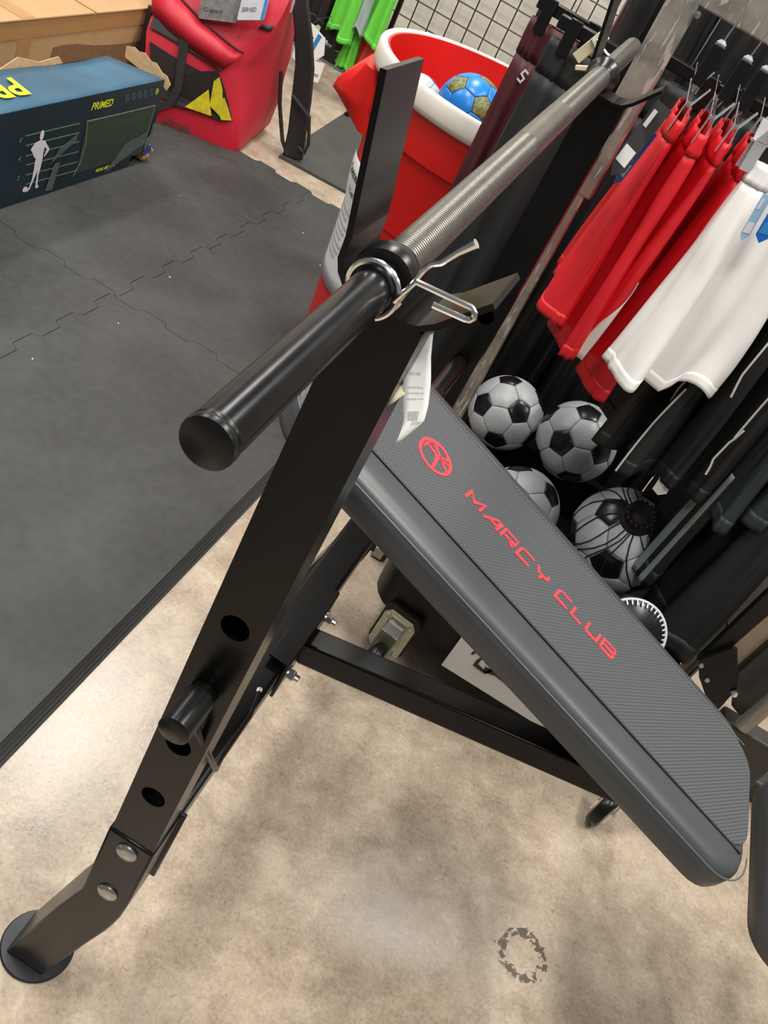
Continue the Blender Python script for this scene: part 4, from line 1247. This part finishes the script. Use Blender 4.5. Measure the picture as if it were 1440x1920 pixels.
for k, (za, zb_) in enumerate(((.231, .229), (.2015, .1995), (.169, .170), (.1405, .1365), (.1085, .1015), (.078, .072))):
    ln = MB(); ln.ribbon([(2.165 + 0.008 * k, za), (2.30, (za + zb_) / 2), (2.405 + 0.008 * k, zb_)], 0.0028, fb, 0, 0.0008)
    fprint('height_line', ln, GREENLINE)
for k, (yy, zz, ch) in enumerate(((2.141, .217, '6'), (2.150, .160, '4'), (2.160, .100, '2'))):
    fprint('height_mark', text_mb(ch + "'", 0.018, lambda x, y, h: fb(yy + x, zz + y, h), 0, 0.0008, bold=0.0006), GREENLINE)
# white player silhouette
H_ = lambda pts: [(2.236 + a * 0.001, 0.055 + b * 0.001) for a, b in pts]
sil = MB()
sil.prism(H_([(-3, 153), (3, 153), (6, 150), (20, 147), (26, 138), (42, 122), (46, 117), (42, 110), (28, 97), (26, 101), (35, 117), (22, 128), (20, 112), (22, 92), (21, 70), (18, 40), (22, 10), (30, 4), (28, 0), (16, 0), (14, 8), (11, 45), (8, 62), (5, 45), (-6, 16), (-10, 4), (-20, -3), (-24, 1), (-14, 10), (-8, 34), (-8, 62), (-10, 84), (-9, 98), (-18, 104), (-32, 124), (-38, 128), (-36, 134), (-24, 146), (-18, 149), (-5, 151)]), fb, 0.0008, 0.0014)
sil.prism([(2.236 + 0.0085 * cos(2 * pi * i / 16), 0.221 + 0.0150 * sin(2 * pi * i / 16)) for i in range(16)], fb, 0.0008, 0.0014)
sil.prism([(2.205 + 0.0105 * cos(2 * pi * i / 16), 0.062 + 0.0085 * sin(2 * pi * i / 16)) for i in range(16)], fb, 0.0008, 0.0014)
fprint('player_silhouette', sil, WHITEP, 'white player silhouette with ball')
for k in range(5):
    ic = MB()
    yc = 2.630 + 0.034 * k
    ic.ribbon([(yc + 0.0105 * cos(2 * pi * i / 14), 0.2765 + 0.0105 * sin(2 * pi * i / 14)) for i in range(15)], 0.002, fb, 0, 0.0008)
    ic.ribbon([(yc - 0.005, 0.272), (yc + 0.001, 0.281), (yc + 0.005, 0.273)], 0.0025, fb, 0, 0.0008)
    fprint('icon', ic, mat('slate_icon', (70, 92, 100), 0.5))
fprint('badge', MB().prism([(2.797 + 0.0105 * cos(2 * pi * i / 18), 0.2760 + 0.0105 * sin(2 * pi * i / 18)) for i in range(18)], fb, 0.0004, 0.001), mat('olive_badge', (132, 160, 40), 0.5))
st_ = MB()
text_mb('GOAL SET 8 x 5', 0.0145, lambda x, y, h: fb(2.546 + x * 1.05, 0.044 + y, h), 0, 0.0010, shear=0.2, bold=0.0008, mb=st_)
fprint('small_wordmark', st_, YELLOWP)
for pts in (((2.33, .14), (2.40, .175), (2.405, .20), (2.33, .165), (2.30, .12)), ((2.30, .035), (2.335, .03), (2.345, .12), (2.32, .12)), ((2.60, .03), (2.80, .10), (2.79, .14), (2.68, .12)), ((2.815, .03), (2.832, .03), (2.836, .16), (2.818, .17))):
    fprint('tape_strip', MB().prism(list(pts), fb, 0.0014, 0.0017), CLEARTAPE, 'crinkled clear tape')

# ---- large cardboard carton behind
cb_ = thing('cardboard_box', 'large brown cardboard carton with taped lid behind the navy box', 'box', (-2.15, 2.6, MATZ))
XC, CZ, CY0, CY1 = -1.835, 0.345, 1.72, 3.375
cbm = MB()
vs = [(XC, CY0, MATZ), (XC, CY1, MATZ), (XC, CY1, CZ - 0.008), (XC, CY0, CZ - 0.008), (-2.45, CY0, MATZ), (-2.45, CY1, MATZ), (-2.45, CY1, CZ - 0.008), (-2.45, CY0, CZ - 0.008)]
cbm.add(vs, [(0, 1, 2, 3), (4, 7, 6, 5), (0, 3, 7, 4), (1, 5, 6, 2), (0, 4, 5, 1), (3, 2, 6, 7)])
obj('carton_body', cbm, CARD, cb_, smooth=False, bev=0.004)
for (ya, yb, lab) in ((CY0, 2.935, None), (2.945, CY1, None)):
    obj('lid_flap', MB().box(((XC - 2.45) / 2 + 0.002, (ya + yb) / 2, CZ - 0.004), (2.45 + XC + 0.006, yb - ya, 0.007)), CARD, cb_, smooth=False, bev=0.002)
for ya in (2.60, 2.20):
    obj('tape_strip', MB().box((XC + 0.001, ya, 0.19), (0.0012, 0.062, 0.30)), TAPE, cb_, smooth=False)
    obj('tape_strip', MB().box((-2.12, ya, CZ + 0.0002), (0.57, 0.062, 0.0012)), TAPE, cb_, smooth=False)
obj('tape_strip', MB().box((XC + 0.0012, 2.6, 0.31), (0.0012, 1.5, 0.055)), TAPE, cb_, smooth=False)
fc = lambda u, v, h: Vector((XC + 0.0008 + h, u, v))
obj('wood_print', MB().prism([(2.735, 0.150), (2.748, 0.243), (2.80, 0.246), (2.87, 0.244), (2.97, 0.231), (3.08, 0.224), (3.18, 0.222), (3.29, 0.226), (3.30, 0.14)], fc, 0, 0.0006), CARDDARK, cb_, smooth=False, label='dark printed picture of a table')
obj('shipping_label', MB().prism([(3.315, 0.205), (3.365, 0.205), (3.362, 0.283), (3.312, 0.283)], fc, 0, 0.0012), PAPER, cb_, smooth=False, label='white shipping label')
lbp = MB()
for k in range(5):
    lbp.ribbon([(3.322, 0.270 - 0.007 * k), (3.352 - 0.006 * (k % 2), 0.270 - 0.007 * k)], 0.0022, fc, 0.0012, 0.0018)
lbp.ribbon([(3.335, 0.222), (3.356, 0.222)], 0.014, fc, 0.0012, 0.0018)
obj('label_print', lbp, INKGREY, cb_, smooth=False)
for yy in (2.575, 2.655):
    obj('hand_hole', MB().box((XC - 0.001, yy, 0.157), (0.004, 0.030, 0.014)), INK, cb_, smooth=False)

# ---- red equipment bag
bagA, bagC, bagD, bagE = Vector((-1.70, 3.165, MATZ)), Vector((-1.377, 3.318, MATZ)), Vector((-1.462, 3.735, 0.0)), Vector((-1.86, 3.56, 0.0))
bag = thing('equipment_bag', 'big red nylon equipment bag with black mesh window and webbing', 'bag', (-1.6, 3.45, 0))
LV = [(0.0, (-1.700, 3.165), (-1.377, 3.318), (-1.462, 3.735), (-1.86, 3.56)),
      (0.035, (-1.706, 3.163), (-1.374, 3.318), (-1.445, 3.730), (-1.87, 3.57)),
      (0.150, (-1.745, 3.180), (-1.412, 3.312), (-1.425, 3.690), (-1.885, 3.585)),
      (0.285, (-1.788, 3.205), (-1.452, 3.305), (-1.418, 3.640), (-1.90, 3.60)),
      (0.330, (-1.795, 3.225), (-1.455, 3.318), (-1.418, 3.640), (-1.90, 3.60)),
      (0.420, (-1.81, 3.285), (-1.418, 3.355), (-1.432, 3.640), (-1.90, 3.60)),
      (0.520, (-1.81, 3.355), (-1.398, 3.395), (-1.450, 3.640), (-1.89, 3.60)),
      (0.620, (-1.80, 3.420), (-1.405, 3.440), (-1.470, 3.640), (-1.87, 3.60)),
      (0.700, (-1.77, 3.480), (-1.440, 3.500), (-1.490, 3.620), (-1.83, 3.59))]
def bag_ring(lv, e=0.0):
    z, *c = lv
    c = [Vector((p[0], p[1], z)) for p in c]
    out = []
    for i in range(4):
        a, b = c[i], c[(i + 1) % 4]
        for k in range(6):
            f = k / 6
            p = a.lerp(b, f)
            mid = sin(pi * f)
            nrm = Vector((b.y - a.y, a.x - b.x, 0)).normalized()
            p += nrm * (0.010 * mid * sin(pi * min(1, max(0, z / 0.62))) + 0.004 * sin(17 * p.x + 23 * z + 3 * i))
            out.append(p)
    return out
obj('bag_body', MB().loft([bag_ring(l) for l in LV]), BAGRED, bag, angle=75)
def bagF(u, v, h):
    """front face: u metres from its near corner, v height"""
    k = 0
    while k < len(LV) - 2 and LV[k + 1][0] < v:
        k += 1
    f = (v - LV[k][0]) / (LV[k + 1][0] - LV[k][0])
    A = Vector((*LV[k][1], LV[k][0])).lerp(Vector((*LV[k + 1][1], LV[k + 1][0])), f)
    C = Vector((*LV[k][2], LV[k][0])).lerp(Vector((*LV[k + 1][2], LV[k + 1][0])), f)
    d = (A - C); L = d.length; d.normalize()
    n = Vector((d.y, -d.x, 0)).normalized()
    if n.y > 0:
        n = -n
    return C + d * u + n * (h + 0.010 * sin(pi * min(1, max(0, u / L))) + 0.006)
def fsheet(name, pts, m, h0=0.0, h1=0.002, label=None):
    mb = MB()
    us = [p[0] for p in pts]; vs_ = [p[1] for p in pts]
    mb.prism(pts, bagF, h0, h1)
    return obj(name, mb, m, bag, smooth=False, label=label)
win = [(0.335, 0.262), (0.245, 0.252), (0.140, 0.246), (0.075, 0.272), (0.050, 0.225), (0.030, 0.165), (0.018, 0.128), (0.07, 0.112), (0.14, 0.116), (0.20, 0.106), (0.25, 0.100), (0.30, 0.112), (0.330, 0.14)]
fsheet('mesh_window', win, MESHBLACK, 0.0, 0.003, 'black mesh window')
yc = MB()
for pts in ([(0.10, 0.118), (0.20, 0.112), (0.16, 0.150), (0.11, 0.20)], [(0.055, 0.122), (0.105, 0.150), (0.090, 0.235), (0.070, 0.255), (0.058, 0.22)], [(0.022, 0.130), (0.062, 0.118), (0.085, 0.165), (0.050, 0.195), (0.035, 0.165)], [(0.10, 0.118), (0.17, 0.116), (0.12, 0.148)]):
    yc.prism(pts, bagF, 0.003, 0.008)
obj('yellow_bib', yc, YELLOWC, bag, smooth=False, label='yellow cloth bulging behind the mesh')
fsheet('webbing_band', [(0.345, 0.338), (0.342, 0.306), (0.060, 0.282), (0.052, 0.306)], BAGBLACK, 0.008, 0.011, 'black webbing band across the front')
fsheet('webbing_strap', [(0.232, 0.318), (0.196, 0.314), (0.212, 0.16), (0.250, 0.095), (0.335, 0.045), (0.338, 0.070), (0.268, 0.108), (0.238, 0.168)], BAGBLACK, 0.009, 0.012, 'black webbing handle strap')
# overhanging top flap
fp = MB()
rows = [[(0.40, 0.445), (0.30, 0.418), (0.20, 0.392), (0.10, 0.372), (0.045, 0.362), (0.022, 0.362)],
        [(0.40, 0.395), (0.30, 0.372), (0.20, 0.352), (0.10, 0.338), (0.050, 0.330), (0.024, 0.345)],
        [(0.36, 0.345), (0.28, 0.325), (0.19, 0.306), (0.09, 0.288), (0.055, 0.286), (0.036, 0.312)]]
hs = [0.012, 0.034, 0.008]
fp.loft([[bagF(u, v, hh) for u, v in r] for r, hh in zip(rows, hs)], cap=False, close_v=False)
obj('top_flap', fp, BAGRED, bag, solid=0.004, angle=80, label='bulging red pocket above the webbing')
sm = MB().tube([bagF(u, v + 0.002, 0.017) for u, v in rows[0]], 0.0035, 6)
obj('zip_seam', sm, BAGBLACK, bag, label='black zip seam')
lgm = MB()
text_mb('Olympia', 0.030, lambda x, y, h: bagF(0.285 - x, 0.034 + y, h), 0, 0.004, shear=0.2, bold=0.0008, mb=lgm)
obj('wordmark', lgm, INK, bag, smooth=False, label='black brand lettering')
obj('black_side', MB().loft([[Vector((-1.800, 3.20, 0.05)), Vector((-1.765, 3.195, 0.05)), Vector((-1.785, 3.26, 0.05))], [Vector((-1.822, 3.235, 0.36)), Vector((-1.800, 3.225, 0.36)), Vector((-1.80, 3.30, 0.36))]]), BAGBLACK, bag)
# shoulder straps hanging from the top
sp1 = [Vector(p) for p in ((-1.432, 3.50, 0.66), (-1.392, 3.50, 0.56), (-1.352, 3.52, 0.47), (-1.316, 3.55, 0.36), (-1.292, 3.57, 0.24), (-1.268, 3.58, 0.12), (-1.250, 3.585, 0.012))]
sb = MB()
wds = [0.026, 0.03, 0.033, 0.036, 0.038, 0.036, 0.040]
dv_ = Vector((0.8, 0.35, 0.15)).normalized()
sb.loft([[q - dv_ * w_ + Vector((0, -0.010, 0)), q + dv_ * w_ + Vector((0, -0.010, 0)), q + dv_ * w_ + Vector((0, 0.010, 0)), q - dv_ * w_ + Vector((0, 0.010, 0))] for q, w_ in zip(sp1, wds)])
obj('shoulder_strap', sb, BAGBLACK, bag, bev=0.006, label='padded black shoulder strap hanging to the floor')
lp_ = [Vector(p) for p in ((-1.318, 3.53, 0.25), (-1.235, 3.56, 0.20), (-1.205, 3.575, 0.10), (-1.210, 3.58, 0.058), (-1.240, 3.575, 0.07))]
obj('web_loop', MB().tube(lp_, 0.008, 6), BAGBLACK, bag)
obj('web_loop', MB().tube([Vector(p) for p in ((-1.40, 3.55, 0.30), (-1.37, 3.57, 0.18), (-1.31, 3.57, 0.06), (-1.27, 3.57, 0.02))], 0.008, 6), BAGBLACK, bag)
obj('zip_puller', MB().prism(rrect(-0.010, 0.010, -0.034, 0.014, 0.008, 3), lambda u, v, h: Vector((-1.418 + u, 3.480 + h, 0.552 + v)), 0, 0.004), WHITEP, bag, smooth=False, label='pale zip puller')
obj('webbing_band', MB().loft([[bagF(0.0, 0.46, 0.004), bagF(0.0, 0.48, 0.004)], [bagF(0.04, 0.452, 0.010), bagF(0.04, 0.472, 0.010)]], cap=False, close_v=False), BAGBLACK, bag, solid=0.003)

# ---- packets lying on top of the bag
def pack(label, pts, zdir, m_side, stripe=None, txt=None):
    fn = lambda u, v, h: Vector(pts[0]) + (Vector(pts[1]) - Vector(pts[0])) * u + (Vector(pts[2]) - Vector(pts[0])) * v + Vector(zdir) * h
    root = thing('sock_pack', label, 'packet', pts[0], 'packets lying on the red bag')
    obj('wrapper', MB().prism(rrect(0, 1, 0, 1, 0.06, 3), fn, -0.02, 0.012), m_side, root, bev=0.003)
    if stripe:
        obj('colour_stripe', MB().prism([(0.88, 0.02), (1.0, 0.02), (1.0, 0.98), (0.88, 0.98)], fn, 0.0125, 0.0135), stripe, root, smooth=False)
    if txt:
        obj('wordmark', text_mb(txt, 0.16, lambda x, y, h: fn(0.10 + x, 0.22 + y, h), 0, 0.0135), INK, root, smooth=False)
pack('grey clear-wrapped packet resting on the red bag', ((-1.640, 3.265, 0.398), (-1.512, 3.300, 0.442), (-1.668, 3.285, 0.51)), (0.3, -0.9, 0.3), GREYPK, None, 'C sport')
pack('pale packet with a blue edge resting on the red bag', ((-1.505, 3.275, 0.458), (-1.424, 3.305, 0.496), (-1.525, 3.30, 0.58)), (0.3, -0.9, 0.3), mat('pale_pack', (190, 192, 198), 0.35), BLUEC, 'SERVED')

# ================================================================ SMALL GARMENTS BY THE BACK WALL
KG = 'small sportswear hanging by the back wall'
wr = thing('wall_rail', 'black floor rail under the lime green sportswear by the wall', 'garment rack', (-1.75, 4.55, 0))
obj('rail', MB().tube([(-2.25, 4.55, 0.95), (-1.33, 4.55, 0.95)], 0.012, 10), PLASTICBK, wr)
for x in (-2.2, -1.36):
    obj('leg', MB().tube([(x, 4.55, 0.0), (x, 4.55, 0.95)], 0.012, 10), PLASTICBK, wr)
obj('foot_bar', MB().tube([(-1.36, 4.40, 0.02), (-1.36, 4.70, 0.02)], 0.012, 8), PLASTICBK, wr)
def small(x, y, zt, zb, wt, wb, m, label, seed, ang=60, tb=0.03, cat='shorts'):
    cl = Cloth(x, y, zt, zb, wt, wb, 0.012, tb, ang, seed, amp=0.008)
    return cl, garment('kids_sportswear', label, cat, KG, cl, m, waist=False)
small(-1.415, 4.47, 0.74, 0.335, 0.07, 0.085, GREENC, 'lime green shorts hanging lowest toward the grid panel', 61)
small(-1.555, 4.45, 0.74, 0.300, 0.06, 0.085, GREENC, 'lime green shirt hanging in the middle by the wall', 62)
small(-1.49, 4.50, 0.50, 0.170, 0.03, 0.05, GREENC, 'narrow lime green garment dangling below the others', 63)
small(-1.42, 4.53, 0.48, 0.185, 0.05, 0.07, CORALC, 'coral red shorts below the lime green shorts', 64)
small(-1.60, 4.52, 0.60, 0.230, 0.06, 0.08, BLACKC, 'black shorts under the lime green shirt', 65)
small(-1.70, 4.50, 0.74, 0.28, 0.05, 0.07, BLACKC, 'black garment between the bag strap and the green shirt', 66)
small(-1.475, 4.44, 0.60, 0.36, 0.03, 0.035, mat('pale_grey_polyester', (150, 164, 160), 0.6), 'pale grey strip of cloth between the lime green garments', 67)
small(-1.845, 4.50, 0.78, 0.22, 0.07, 0.09, MAROONC, 'dark maroon garment behind the bag strap', 68)
sk = thing('sock_card', 'white and blue sock card hanging under the green shirt', 'packet', (-1.62, 4.36, 0.15))
fk = lambda u, v, h: Vector((-1.690 + u, 4.36 + 0.15 * u - h, 0.105 + v))
obj('card', MB().prism([(0, 0.03), (0.055, 0.0), (0.135, 0.10), (0.115, 0.17), (0.03, 0.20), (-0.01, 0.16)], fk, 0, 0.004), PAPER, sk, smooth=False)
obj('colour_stripe', MB().prism([(0.050, 0.006), (0.072, 0.03), (0.098, 0.17), (0.080, 0.175)], fk, 0.004, 0.006), BLUEC, sk, smooth=False)
obj('wordmark', text_mb('C', 0.06, lambda x, y, h: fk(0.012 + x, 0.11 + y, h), 0, 0.006, shear=0.3, bold=0.003), INK, sk, smooth=False)
obj('string', MB().tube([(-1.665, 4.362, 0.290), (-1.640, 4.40, 0.33), (-1.600, 4.43, 0.36)], 0.0015, 5), INK, sk)
pt = obj('hang_tag', MB().prism([(0, 0), (0.055, 0.015), (0.055, 0.105), (0.0, 0.09)], lambda u, v, h: Vector((-1.575 + u, 4.33 + h, 0.085 + v)), 0, 0.002), PAPER, None, smooth=False)
tag(pt, 'small white hang tag below the black shorts by the wall', 'tag')
obj('string', MB().tube([(-1.55, 4.331, 0.180), (-1.57, 4.42, 0.22), (-1.585, 4.49, 0.26)], 0.0012, 5), INK, pt)
obj('print_lines', MB().ribbon([(0.008, 0.035), (0.045, 0.042)], 0.012, lambda u, v, h: Vector((-1.575 + u, 4.3296 - h, 0.085 + v)), 0, 0.0006), INKGREY, pt, smooth=False)

# ================================================================ OTHER MACHINE BESIDE THE SEAT
mc = thing('exercise_machine', 'grey steel exercise machine frame beyond the seat of the bench', 'exercise machine', (0.75, 1.70, 0))
yz = lambda y: (lambda u, v, h: Vector((u, y + h, v)))
obj('main_frame', MB().prism([(0.604, 0.437), (0.592, 0.497), (0.594, 0.564), (0.602, 0.70), (0.70, 0.70), (0.700, 0.30), (0.700, 0.004), (0.672, 0.004), (0.682, 0.295)], yz(1.755), 0, 0.06), GREYPAINT, mc, bev=0.010, seg=3)
obj('lever_arm', MB().prism([(0.618, 0.305), (0.622, 0.525), (0.624, 0.66), (0.658, 0.66), (0.656, 0.491), (0.650, 0.370)], yz(1.60), 0, 0.022), PLASTICBK, mc, bev=0.002)
pl = obj('pivot_plate', MB().prism([(0.616, 0.318), (0.646, 0.388), (0.657, 0.387), (0.712, 0.313), (0.718, 0.240), (0.684, 0.248), (0.640, 0.285)], yz(1.585), 0, 0.012), PLASTICBK, mc, smooth=False)
for (u, v) in ((0.626, 0.313), (0.656, 0.290)):
    obj('bolt', MB().lathe([(0.0055, 0), (0.005, 0.003), (0, 0.004)], (u, 1.585, v), (0, -1, 0), n=10, cap=False), ZINC, pl)
obj('bolt', MB().lathe([(0.008, 0), (0.008, 0.006), (0.005, 0.010)], (0.712, 1.583, 0.300), (0.3, -0.9, 0), n=6), CHROME, pl, label='bright hex bolt')
obj('wood_panel', MB().prism([(0.668, 0.350), (0.670, 0.470), (0.678, 0.62), (0.745, 0.62), (0.732, 0.40), (0.726, 0.292)], yz(1.665), 0, 0.02), TANPL, mc, smooth=False, label='tan plywood panel')
obj('side_rail', MB().prism([(0.712, 0.305), (0.716, 0.407), (0.725, 0.60), (0.815, 0.60), (0.800, 0.31), (0.796, 0.206), (0.758, 0.222)], yz(1.645), 0, 0.03), DKGREYPAINT, mc, bev=0.006)
obj('grip_tube', MB().tube([(0.778, 1.585, 0.236), (0.780, 1.585, 0.33), (0.788, 1.585, 0.52)], 0.017, 18), TAUPE, mc, label='pale tube handle')
obj('lower_frame', MB().prism([(0.74, 0.004), (0.748, 0.215), (0.90, 0.215), (0.90, 0.004)], yz(1.60), 0, 0.05), DKGREYPAINT, mc, bev=0.006)
obj('base_rail', MB().bar((0.66, 1.70, 0.03), (1.05, 1.70, 0.03), 0.06, 0.06), DKGREYPAINT, mc, bev=0.01)
obj('chrome_knob', MB().lathe([(0, 0), (0.014, 0.003), (0.018, 0.014), (0.012, 0.024), (0, 0.028)], (0.815, 1.60, 0.30), (0.2, -0.9, 0.3), n=18, cap=False), CHROME, mc)
# black round trainer with white stitched edge, leaning behind the backrest
wb = thing('weight_bag', 'black round bag with white stitched rim half hidden behind the backrest', 'weight bag', (0.462, 1.52, 0.24))
ctr = Vector((0.448, 1.520, 0.335)); axn = Vector((0.10, -0.80, 0.45)).normalized()
obj('bag_shell', MB().lathe([(0.0, -0.05), (0.04, -0.040), (0.068, -0.02), (0.073, 0.0), (0.069, 0.016), (0.04, 0.032), (0.0, 0.038)], ctr, axn, n=36, cap=False), BALLB, wb)
wx = axn.cross(Vector((0, 0, 1))).normalized(); wy = axn.cross(wx)
obj('white_rim', MB().tube([ctr + axn * 0.018 + (wx * cos(2 * pi * i / 48) + wy * sin(2 * pi * i / 48)) * 0.0700 for i in range(48)], 0.0028, 8, closed=True), WHITEP, wb)
for i in range(40):
    a = 2 * pi * i / 40
    d_ = wx * cos(a) + wy * sin(a)
    obj('stitch', MB().bar(ctr + axn * 0.0215 + d_ * 0.0685, ctr + axn * 0.0260 + d_ * 0.0605, 0.0026, 0.002, up=tuple(axn)), WHITEP, wb, smooth=False)
